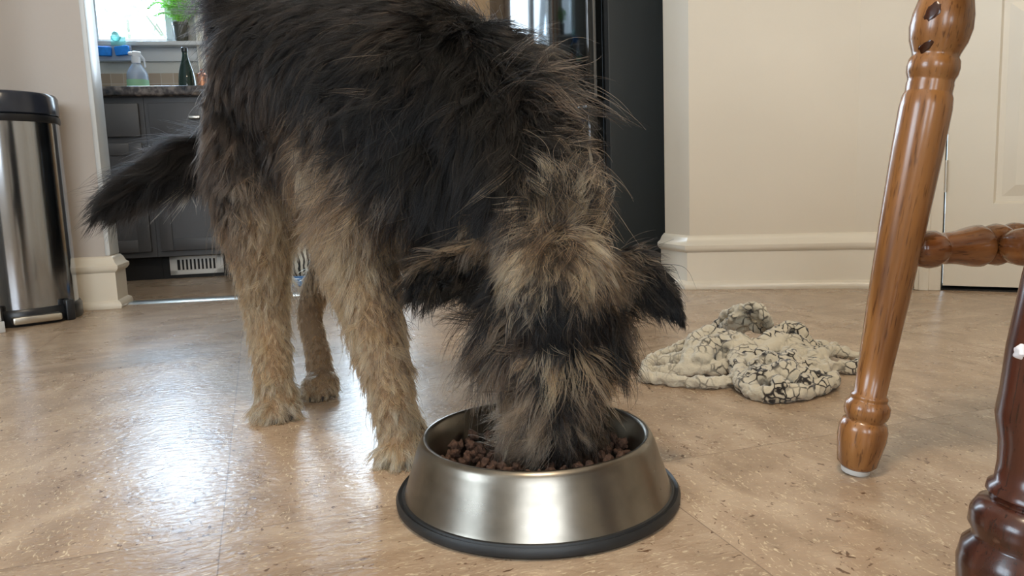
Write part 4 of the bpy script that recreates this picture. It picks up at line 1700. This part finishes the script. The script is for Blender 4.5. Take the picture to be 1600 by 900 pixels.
# (px, py, image direction, length m, lift, colour, colour mixed in, share of the mix, clumping)
GD = [
    # rump and back
    (380, 60, (-.5, .9), .035, .25, K_, KB, .3), (345, 130, (-.2, 1), .040, .25, KB, GB, .25), (440, 20, (-.6, .8), .030, .2, K_, KB, .3),
    (400, 150, (-.2, 1), .040, .2, KB, GB, .3), (350, 220, (-.1, 1), .045, .25, KB, GB, .4), (420, 230, (-.1, 1), .045, .2, KB, GB, .35),
    (500, 30, (-.8, .6), .040, .2, K_, KB, .3), (480, 120, (-.5, .8), .045, .2, K_, GB, .15), (560, 20, (-.9, .4), .045, .25, K_, KB, .3),
    (640, 20, (-.8, .3), .050, .3, K_, KB, .3), (700, 25, (-.5, .4), .050, .3, K_, GB, .2), (560, 100, (-.8, .6), .050, .25, K_, GB, .2),
    (640, 100, (-.7, .7), .055, .25, K_, GB, .15), (720, 100, (-.3, .9), .060, .25, K_, GB, .12), (780, 60, (.2, .6), .055, .4, K_, KB, .3),
    (830, 60, (.7, -.1), .055, .55, K_, GZ, .15), (880, 120, (.8, .3), .050, .5, K_, GB, .3), (800, 120, (.0, 1), .060, .25, K_, GB, .12),
    (860, 180, (.3, 1), .050, .3, K_, GB, .1), (915, 190, (.9, .3), .040, .45, K_, GB, .3), (930, 260, (.7, .6), .040, .4, K_, GB, .3),
    # flank and side
    (460, 200, (-.4, .9), .050, .25, KB, GB, .4), (440, 290, (-.1, 1), .050, .25, GB, TN, .4), (480, 270, (-.5, .9), .050, .25, GB, TN, .4),
    (500, 200, (-.7, .7), .055, .3, KB, GZ, .45), (490, 250, (-.8, .5), .050, .3, GB, TL, .45), (560, 180, (-.8, .6), .055, .25, K_, GB, .2),
    (560, 250, (-.7, .7), .055, .3, KB, GZ, .4), (520, 310, (-.6, .8), .055, .3, GB, TN, .45), (620, 220, (-.6, .8), .055, .25, K_, GB, .12),
    (620, 320, (-.5, .9), .055, .3, KB, GZ, .3), (580, 350, (-.5, .9), .055, .35, GB, TL, .45), (680, 250, (-.5, .9), .060, .2, K_, GB, .1),
    (680, 340, (-.5, .8), .055, .3, K_, GB, .12), (640, 390, (-.4, .9), .050, .3, KB, GZ, .35), (740, 300, (-.6, .7), .055, .2, K_, GB, .08),
    (740, 220, (-.2, 1), .060, .2, K_, GB, .1), (800, 220, (-.05, 1), .060, .2, K_, GB, .1),
    # neck
    (790, 310, (-.3, .8), .055, .25, K_, GB, .12), (850, 270, (.1, .9), .055, .3, K_, GB, .2), (885, 250, (.1, 1), .050, .3, K_, GZ, .25),
    (890, 310, (.1, -.6), .045, .4, KB, TL, .35), (930, 330, (.3, .9), .045, .35, K_, GZ, .3), (840, 330, (-.2, .7), .040, .35, GB, GZ, .3),
    # forehead
    (870, 330, (.15, -.5), .040, .4, KB, TL, .4), (900, 370, (.25, .6), .038, .35, GB, TL, .5), (800, 370, (-.5, .3), .035, .35, GB, TL, .5),
    (760, 355, (-.8, .2), .040, .3, GZ, TN, .45), (840, 400, (-.1, 1), .035, .25, GZ, TL, .5), (800, 420, (-.3, 1), .032, .2, GZ, TL, .45),
    (868, 400, (0, 1), .030, .2, K_, GZ, .2), (900, 420, (.2, 1), .034, .25, GZ, TL, .45), (935, 400, (.5, .7), .035, .3, GB, TL, .45),
    (960, 430, (.6, .8), .035, .3, GZ, TN, .35), (868, 460, (0, 1), .030, .2, K_, KB, .2), (830, 460, (-.2, 1), .030, .2, KB, TL, .4),
    (910, 460, (.2, 1), .030, .2, KB, TN, .4), (868, 510, (0, 1), .028, .2, K_, KB, .2), (820, 500, (-.5, .8), .032, .25, K_, GB, .25),
    (915, 500, (.5, .8), .032, .25, K_, GB, .25), (790, 510, (-.5, .9), .042, .35, K_, GB, .2), (760, 490, (-.4, .9), .050, .4, K_, KB, .2),
    (950, 510, (.4, .9), .042, .35, K_, GB, .25), (980, 480, (.3, 1), .045, .4, K_, KB, .2),
    (780, 545, (-.5, .9), .045, .4, GB, GZ, .4), (820, 545, (-.6, .6), .038, .35, GB, GZ, .35), (930, 545, (.5, .9), .042, .4, KB, GZ, .35),
    # brows: long tufts falling forward
    (838, 568, (-.5, .75), .028, .3, K_, GB, .3), (900, 568, (.45, .7), .028, .3, K_, GB, .35), (868, 550, (.1, .9), .034, .35, K_, GB, .3),
    (868, 590, (.15, 1), .026, .25, K_, GB, .35), (845, 600, (-.4, .8), .036, .4, KB, GB, .3), (900, 600, (.5, .8), .034, .4, KB, GZ, .35),
    # muzzle
    (868, 640, (0, 1), .022, .15, KB, GB, .3), (830, 640, (-.5, .8), .038, .35, GZ, CR_, .3), (905, 640, (.5, .8), .036, .35, GB, GZ, .35),
    (868, 690, (0, 1), .016, .1, K_, KB, .3), (820, 690, (-.6, .7), .040, .4, GB, GZ, .5), (900, 690, (.5, .8), .034, .35, GB, GZ, .3),
    (800, 600, (-.5, .9), .042, .4, GZ, CR_, .3), (935, 600, (.5, .9), .036, .4, GB, GZ, .35),
    # ears
    (770, 380, (-.8, .15), .028, .2, GZ, TN, .4), (720, 395, (-.9, .3), .030, .2, KB, GZ, .45), (680, 415, (-.8, .5), .028, .2, K_, GZ, .25),
    (645, 450, (-.6, .8), .022, .15, K_, GB, .2), (720, 440, (-.5, .8), .024, .25, K_, KB, .2), (760, 440, (-.5, .8), .020, .2, K_, KB, .2),
    (985, 400, (.8, .3), .030, .25, K_, GZ, .25), (1015, 420, (.7, .6), .024, .2, K_, GB, .2), (1000, 455, (.4, .9), .026, .3, K_, KB, .2),
    (1045, 460, (.5, .9), .014, .1, K_, KB, .2), (1066, 495, (.3, 1), .010, .05, K_, KB, .1),
    # right fore leg
    (560, 380, (-.1, 1), .045, .3, TN, TL, .4), (600, 400, (.1, 1), .045, .3, GB, TN, .45), (530, 410, (-.3, 1), .045, .35, TN, TL, .4),
    (560, 450, (.0, 1), .040, .3, TN, TL, .35), (595, 460, (.3, 1), .038, .3, GB, TN, .4), (545, 470, (-.3, 1), .040, .35, TN, TL, .4),
    (575, 540, (.1, 1), .036, .28, TN, TL, .35), (615, 560, (.4, 1), .036, .3, GZ, TN, .4), (565, 560, (-.3, 1), .036, .35, TN, TL, .4),
    (600, 620, (.1, 1), .032, .25, TN, TL, .4), (625, 640, (.4, 1), .030, .3, TN, TL, .3), (590, 650, (-.3, 1), .030, .3, TN, TL, .4),
    (610, 700, (.1, 1), .022, .25, TN, TL, .4), (645, 700, (.5, 1), .022, .25, TN, TL, .4), (595, 715, (-.2, 1), .022, .25, TL, CR_, .4), (632, 725, (.1, 1), .015, .15, TL, CR_, .4),
    # right hind leg
    (345, 300, (-.1, 1), .050, .3, KB, GB, .5), (385, 300, (-.1, 1), .050, .25, KB, GZ, .45), (430, 330, (.1, 1), .050, .3, TN, TL, .35),
    (370, 370, (-.2, 1), .050, .3, GB, GZ, .4), (405, 380, (0, 1), .048, .28, TN, TL, .3), (440, 390, (.2, 1), .045, .3, TN, TL, .35),
    (385, 440, (-.3, 1), .042, .3, GZ, TN, .5), (425, 450, (.1, 1), .040, .3, TN, TL, .35), (395, 510, (-.2, 1), .034, .28, TN, TL, .25),
    (435, 510, (.3, 1), .032, .3, TN, TL, .35), (410, 570, (-.1, 1), .028, .25, TN, TL, .35), (440, 580, (.3, 1), .026, .25, TN, TL, .35),
    (425, 615, (0, 1), .022, .25, TN, TL, .35), (410, 645, (-.2, 1), .018, .25, TN, CR_, .4), (450, 640, (.4, 1), .018, .25, TN, CR_, .4), (432, 660, (0, 1), .015, .15, TL, CR_, .4),
    # left hind leg
    (500, 400, (0, 1), .030, .2, GZ, TN, .5), (480, 450, (-.1, 1), .022, .2, GZ, TN, .5), (480, 490, (0, 1), .018, .15, TN, GZ, .35),
    (490, 540, (0, 1), .020, .2, TN, GZ, .4), (495, 590, (.1, 1), .018, .2, TN, GZ, .35), (505, 620, (.2, 1), .013, .2, TN, CR_, .35),
]
gp_, gdir, glen, glift, gc1, gc2, gmix, gsig = [], [], [], [], [], [], [], []


def add_guide(loc, nrm, d3, ln, lift, c1, c2, mx, sg=.027):
    gsig.append(sg)
    t = d3 - nrm * d3.dot(nrm)
    t = t.normalized() if t.length > 1e-5 else Vector((0, 0, -1))
    gp_.append(tuple(loc))
    gdir.append(tuple(t))
    glen.append(ln)
    glift.append(lift)
    gc1.append([lin(v) for v in c1])
    gc2.append([lin(v) for v in c2])
    gmix.append(mx)


miss = 0
for (px, py, (dx, dy), ln, lift, c1, c2, mx) in GD:
    hit = BVH.ray_cast(CP, ray(px, py), 5)
    if hit[0] is None:
        q = W(px, py, 1.0 if px > 560 else 1.2)
        hit = BVH.find_nearest(q)
        miss += 1
    face = px > 630 and py > 350 and (px > 740 or py > 370)
    if face:
        ln *= .8 if 795 < px < 945 and py < 555 else 1.1
    elif py > 685 or (px < 480 and py > 630) or (px < 560 and py > 605):
        ln *= 1.15
        lift = .3
    elif py > 380 or (px < 460 and py > 280):
        ln *= .62
        lift *= .75
    elif px > 850:
        ln *= .8
    add_guide(hit[0], hit[1], RV * dx - UV * dy, ln, lift, c1, c2, mx, .0125 if face else .024)

# parts the camera does not look straight at: the far side, belly and tail
for p_, d_, ln, lf, c1, c2, mx in [
        (W(640, 150, 1.30), Vector((-.4, .3, -1)), .045, .25, K_, KB, .3), (W(500, 150, 1.40), Vector((-.4, .2, -1)), .040, .25, K_, KB, .3),
        (W(760, 200, 1.22), Vector((-.1, .2, -1)), .045, .25, K_, KB, .3), (W(850, 320, 1.10), Vector((0, .2, -1)), .04, .25, K_, GB, .3),
        (W(830, 450, 1.08), Vector((0, 0, -1)), .04, .3, GB, TN, .4), (W(830, 600, 1.05), Vector((0, 0, -1)), .025, .25, TN, TL, .4),
        (W(640, 400, 1.12), Vector((-.3, .3, -1)), .04, .3, GB, TN, .4), (W(500, 330, 1.2), Vector((-.4, .3, -1)), .04, .3, GB, TN, .4),
        (Vector((gLF.x, gLF.y, .03)), Vector((0, -1, -.4)), .014, .2, TN, CR_, .4), (W(850, 560, .93), Vector((0, .3, -1)), .04, .4, GB, GZ, .3)]:
    h = BVH.find_nearest(p_)
    add_guide(h[0], h[1], d_, ln, lf, c1, c2, mx)
tc_pts = catmull([(W(a, b, y), r) for a, b, y, r in TAIL], 3)
for i, (p_, r_t) in enumerate(tc_pts[5:]):
    i += 5
    tt = i / len(tc_pts)
    nx_ = tc_pts[min(i + 1, len(tc_pts) - 1)][0] - tc_pts[i - 1][0]
    nx_.normalize()
    for off in (Vector((0, -1, 0)), Vector((0, 1, 0)), Vector((0, 0, 1)), Vector((0, 0, -1)), Vector((-1, 0, 0)), Vector((1, 0, 0))):
        h = BVH.find_nearest(p_ + off * r_t)
        low = off.z < 0 or off.x < 0
        droop = Vector((-.35, 0, -.75)) if tt < .6 else Vector((-.25, 0, -.55))
        pale = .34 < tt < .30
        add_guide(h[0], h[1], nx_ * .8 + droop * (1.0 if tt < .6 else .8), (.080 if tt < .55 else .078) * (1 if tt < .88 else .55), .28 if low else .15, K_, KB, .3)
gp_, gdir, glen, glift = map(np.array, (gp_, gdir, glen, glift))
gc1, gc2, gmix, gsig = map(np.array, (gc1, gc2, gmix, gsig))


def guide_weights(P, sig=.032):
    out = []
    for a in range(0, len(P), 20000):
        d2 = ((P[a:a + 20000, None, :] - gp_[None]) ** 2).sum(-1)
        s2 = (gsig * gsig)[None]
        w = np.exp(-d2 / (2 * s2)) + 1e-3 * s2 / .0006 / (1 + d2 / .0006) ** 2
        out.append(w / w.sum(1, keepdims=True))
    return np.concatenate(out)


def nrmz(v):
    return v / np.maximum(np.linalg.norm(v, axis=-1, keepdims=True), 1e-9)


me.calc_loop_triangles()
nt = len(me.loop_triangles)
tri = np.empty(nt * 3, dtype=np.int64)
me.loop_triangles.foreach_get('vertices', tri)
tri = tri.reshape(-1, 3)
vn = np.empty(nv * 3)
me.vertices.foreach_get('normal', vn)
vn = vn.reshape(-1, 3)
A_, B_, C_ = co[tri[:, 0]], co[tri[:, 1]], co[tri[:, 2]]
ar = np.linalg.norm(np.cross(B_ - A_, C_ - A_), axis=1) / 2
cen = (A_ + B_ + C_) / 3
tn = nrmz(vn[tri].sum(1))
view = nrmz(cen - np.array(CP))
facing = -(tn * view).sum(1)
# a finer coat on the head and legs, thinner where only other viewpoints look
wgl = np.where(facing > -.35, 1.0, .35)
lens_ = (guide_weights(cen) * glen).sum(1)
wgl = wgl * np.clip(.035 / lens_, .75, 2.6) * np.where(cen[:, 1] > 1.37, 2.6, 1.0)
prob = ar * wgl



def fur(name, NS, seed, scale_len=1.0, K=8, rad=.00034, clump_n=12, clump=.75, stray=.05, mask=None, wave=1.0, over=None):
    rg = np.random.default_rng(seed)
    pr = prob if mask is None else prob * mask
    pr = pr / pr.sum()
    idx = rg.choice(nt, NS, p=pr)
    u, v = rg.random(NS), rg.random(NS)
    sw = u + v > 1
    u[sw], v[sw] = 1 - u[sw], 1 - v[sw]
    w = 1 - u - v
    P = A_[idx] * w[:, None] + B_[idx] * u[:, None] + C_[idx] * v[:, None]
    N = nrmz(vn[tri[idx, 0]] * w[:, None] + vn[tri[idx, 1]] * u[:, None] + vn[tri[idx, 2]] * v[:, None])
    GW = guide_weights(P)
    D = GW @ gdir
    D = nrmz(D - N * (D * N).sum(1, keepdims=True))
    L = GW @ glen
    lift = GW @ glift
    c1, c2, mx = GW @ gc1, GW @ gc2, GW @ gmix
    if over:
        L = np.full(NS, over['len'])
        lift = np.full(NS, over['lift'])
        c1, c2, mx = (np.tile(np.array([lin(v) for v in over[k]]), (NS, 1)) for k in ('c1', 'c2', 'c1'))
        mx = np.full(NS, over['mix'])
        cc0 = np.array(over['fan'])
        fd = np.array(over['dir'])[None] + over['spread'] * nrmz(P - cc0)
        D = nrmz(fd - N * (fd * N).sum(1, keepdims=True))
    if not over:
        cum = np.cumsum(GW ** 1.3, axis=1)
        cum /= cum[:, -1:]
    # clumps
    M_ = max(4, NS // clump_n)
    cid = rg.choice(NS, M_, replace=False)
    kd = kdtree.KDTree(M_)
    for i, q in enumerate(P[cid]):
        kd.insert(q, i)
    kd.balance()
    own = np.array([kd.find(q)[1] for q in P])
    cl = cid[own]
    if not over:
        rr_ = np.clip(rg.random(M_)[own] + rg.normal(0, .10, NS), 0, .9999)
        gi = np.minimum((cum < rr_[:, None]).sum(1), len(gc1) - 1)
        c1, c2, mx = c1 * .35 + gc1[gi] * .65, c2 * .35 + gc2[gi] * .65, mx * .35 + gmix[gi] * .65
    # per-clump turn of the lie, length and lift
    turn = rg.normal(0, .30, M_)
    cl_len = np.exp(rg.normal(0, .18, M_))
    cl_lift = rg.normal(0, .10, M_)
    side = np.cross(N, D)
    tt_ = turn[own] + rg.normal(0, .12, NS)
    D = nrmz(D * np.cos(tt_)[:, None] + side * np.sin(tt_)[:, None])
    L = L * cl_len[own] * np.exp(rg.normal(0, .14, NS)) * scale_len
    lift = np.clip(lift + cl_lift[own] + rg.normal(0, .06, NS), .03, .9)
    st = (rg.random(NS) < stray) & (P[:, 1] < 1.37)
    L[st] *= rg.uniform(1.0, 1.4, st.sum())
    lift[st] = np.clip(lift[st] + rg.uniform(.1, .5, st.sum()), 0, .9)
    side = np.cross(N, D)
    ph = rg.uniform(0, 6.28, M_)[own] + rg.normal(0, .5, NS)
    fq = rg.uniform(3.0, 6.5, M_)[own]
    amp = (rg.uniform(.03, .12, M_)[own] + st * .08) * wave
    curl = rg.normal(0, .35, M_)[own] + rg.normal(0, .15, NS)
    pos = np.empty((NS, K, 3))
    pos[:, 0] = P - N * .0015
    cur = pos[:, 0].copy()
    d0 = nrmz(N * (lift * 1.25 + .12)[:, None] + D * (1 - lift * .6)[:, None])
    grav = np.array([0, 0, -1.0])
    for k in range(1, K):
        s = k / (K - 1)
        d = d0 * (1 - s * .75)[..., None] if False else d0 * (1 - s * .7)
        d = d + D * s * .75 + grav * (s * .35) + side * (curl * s)[:, None]
        d = nrmz(d)
        cur = cur + d * (L / (K - 1))[:, None]
        pos[:, k] = cur
    # clumping towards the clump's middle strand
    tk = np.linspace(0, 1, K)
    cs = clump * rg.uniform(.55, 1.15, M_)[own]
    cs[st] *= .15
    f = np.clip(cs[:, None] * tk[None] ** 1.1, 0, .93)[..., None]
    scl = (L / L[cl])[:, None, None]
    tgt = P[cl][:, None] + (pos[cl] - P[cl][:, None]) * scl
    pos = pos * (1 - f) + (tgt + (pos[:, :1] - P[cl][:, None]) * .10) * f
    wv = np.sin(ph[:, None] + fq[:, None] * tk[None]) - np.sin(ph)[:, None]
    pos += side[:, None] * (wv * (amp * L)[:, None] * tk[None])[..., None]
    pos[:, :, 2] = np.maximum(pos[:, :, 2], .0012 + rg.random((NS, 1)) * .002)
    # colour
    pick = rg.random(M_)[own] * .6 + rg.random(NS) * .4
    sel = np.clip((mx - pick * .9 + .10) * 6, 0, 1)[:, None]
    jit = np.exp(rg.normal(0, .16, M_))[own][:, None] * np.exp(rg.normal(0, .12, (NS, 1)))
    base = (c1 * (1 - sel) + c2 * sel) * jit
    tip = base * (1 + .30 * sel)
    col = np.ones((NS, K, 4))
    col[:, :, :3] = np.clip(base[:, None] * (1 - tk[None, :, None]) * 1.0 + tip[:, None] * tk[None, :, None], .002, .8)
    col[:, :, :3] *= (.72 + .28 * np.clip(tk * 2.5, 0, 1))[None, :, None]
    rr = rad * np.exp(rg.normal(0, .2, NS))[:, None] * (1 - .82 * tk[None] ** 1.4)
    hc = bpy.data.hair_curves.new(name)
    hc.add_curves([K] * NS)
    hc.attributes['position'].data.foreach_set('vector', pos.astype(np.float32).ravel())
    ra = hc.attributes.get('radius') or hc.attributes.new('radius', 'FLOAT', 'POINT')
    ra.data.foreach_set('value', rr.astype(np.float32).ravel())
    ca_ = hc.attributes.new('fur_colour', 'FLOAT_COLOR', 'POINT')
    ca_.data.foreach_set('color', col.astype(np.float32).ravel())
    hc.materials.append(M['fur'])
    o = bpy.data.objects.new(name, hc)
    C.objects.link(o)
    o.parent = dog
    return o


# skin under the coat carries the coat's own colours
GWv = guide_weights(co)
under = np.ones((nv, 4))
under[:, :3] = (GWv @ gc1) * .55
ua = me.color_attributes.new('coat', 'FLOAT_COLOR', 'POINT')
ua.data.foreach_set('color', under.astype(np.float32).ravel())
at = nn(M['skin'], 'ShaderNodeAttribute', attribute_name='coat')
lk(M['skin'], at.outputs['Color'], M['skin'].node_tree.nodes['Principled BSDF'].inputs['Base Color'])
M['skin'].node_tree.nodes['Principled BSDF'].inputs['Roughness'].default_value = .9

mt = bpy.data.materials.new('fur')
mt.use_nodes = True
M['fur'] = mt
mt.node_tree.nodes.remove(mt.node_tree.nodes['Principled BSDF'])
at = nn(mt, 'ShaderNodeAttribute', attribute_name='fur_colour')
hb = mt.node_tree.nodes.new('ShaderNodeBsdfHairPrincipled')
hb.model = 'CHIANG'
hb.parametrization = 'COLOR'
hb.inputs['Roughness'].default_value = .32
hb.inputs['IOR'].default_value = 1.32
hb.inputs['Radial Roughness'].default_value = .55
hb.inputs['Coat'].default_value = .0
lk(mt, at.outputs['Color'], hb.inputs['Color'])
lk(mt, hb.outputs[0], mt.node_tree.nodes['Material Output'].inputs[0])

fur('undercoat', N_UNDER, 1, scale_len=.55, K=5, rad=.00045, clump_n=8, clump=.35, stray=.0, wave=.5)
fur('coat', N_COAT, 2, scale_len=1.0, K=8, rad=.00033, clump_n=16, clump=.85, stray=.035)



def tuft(name, px, py, rad_px, n, ln, lift, c1, c2, mx, dr, spread, seed, fan=(0, -30), cn=22, wave=1.0, at=None):
    h = BVH.ray_cast(CP, ray(px, py), 5)[0] or BVH.find_nearest(W(px, py, .9))[0]
    if at:
        h = BVH.find_nearest(W(px, py, at))[0]
    hf = BVH.ray_cast(CP, ray(px + fan[0], py + fan[1]), 5)[0] or h
    r_ = rad_px * (h - CP).length / FPX
    mk = np.exp(-((cen - np.array(h)) ** 2).sum(1) / (r_ * r_)) * (facing > -.2)
    mk[mk < .05] = 0
    v = RV * dr[0] - UV * dr[1]
    return fur(name, n, seed, K=8, rad=.00036, clump_n=cn, clump=.9, stray=.04, mask=mk * 1.0 / wgl, wave=wave,
               over=dict(len=ln, lift=lift, c1=c1, c2=c2, mix=mx, fan=tuple(hf), dir=tuple(v), spread=spread))


tuft('brow_hair', 905, 560, 20, 170, .048, .48, GZ, TN, .9, (.4, .4), 1.0, 31, cn=9)
tuft('brow_hair', 868, 568, 13, 80, .046, .46, GB, TN, .7, (-.05, .7), .6, 38, cn=9)
tuft('brow_hair', 842, 560, 22, 150, .036, .42, GB, TL, .45, (-.5, .4), .8, 32, cn=12)
tuft('crest_hair', 885, 320, 26, 420, .045, .40, KB, TL, .7, (.05, -.8), .25, 33, cn=14)
tuft('crest_hair', 850, 350, 36, 350, .040, .40, GB, TL, .5, (-.5, -.2), .5, 34, cn=14)
tuft('withers_hair', 845, 75, 40, 260, .070, .70, K_, GB, .35, (1, -.1), .2, 35, cn=8)
tuft('neck_hair', 905, 230, 60, 500, .042, .75, KB, GZ, .25, (1, .2), .3, 36, cn=5, wave=2)
tuft('cheek_hair', 772, 515, 34, 900, .070, .45, KB, GZ, .4, (-.9, .6), .2, 39, cn=14)
tuft('cheek_hair', 962, 510, 30, 700, .050, .45, K_, GB, .3, (.6, .9), .2, 40, cn=14)
tuft('tail_feather', 318, 290, 15, 130, .080, .45, GZ, CR_, .7, (-.6, .8), .05, 43, fan=(0, 0), cn=10, at=1.44)
tuft('muzzle_hair', 832, 640, 34, 900, .042, .45, GB, GZ, .5, (-.7, .6), .2, 41, cn=14)
tuft('muzzle_hair', 905, 640, 30, 700, .036, .45, KB, GZ, .4, (.7, .6), .2, 42, cn=14)

# nose leather, nostrils, eyes and claws
bm = BM()
nc = W(868, 722, .822)
ball(bm, nc, .017, (1.15, .8, .85))
for s in (-1, 1):
    ball(bm, nc + Vector((s * .009, -.010, -.003)), .004, (1, .6, 1.2), sub=2)
obj('nose', bm, M['nose'], dog)
for px in (836, 902):
    bm = BM()
    ball(bm, W(px, 596, .828), .0095)
    obj('eye', bm, M['eye'], dog)
for g, sz, yaw in ((gRF, 1.0, .25), (gRH, .98, .0), (gLH, .95, .1), (gLF, 1.0, .1)):
    R_ = Matrix.Rotation(yaw, 3, 'Z')
    bm = BM()
    for dx, dy in ((-.024, -.006), (-.009, -.019), (.009, -.019), (.024, -.006)):
        d = R_ @ Vector((dx, dy, 0)) * sz
        tube(bm, [(Vector((g.x + d.x * 1.12, g.y + d.y * 1.4 + .002, .012)), .003), (Vector((g.x + d.x * 1.2, g.y + d.y * 1.4 - .005, .008)), .0022), (Vector((g.x + d.x * 1.22, g.y + d.y * 1.4 - .009, .004)), .001)], 8)
    obj('claws', bm, M['claw'], dog)
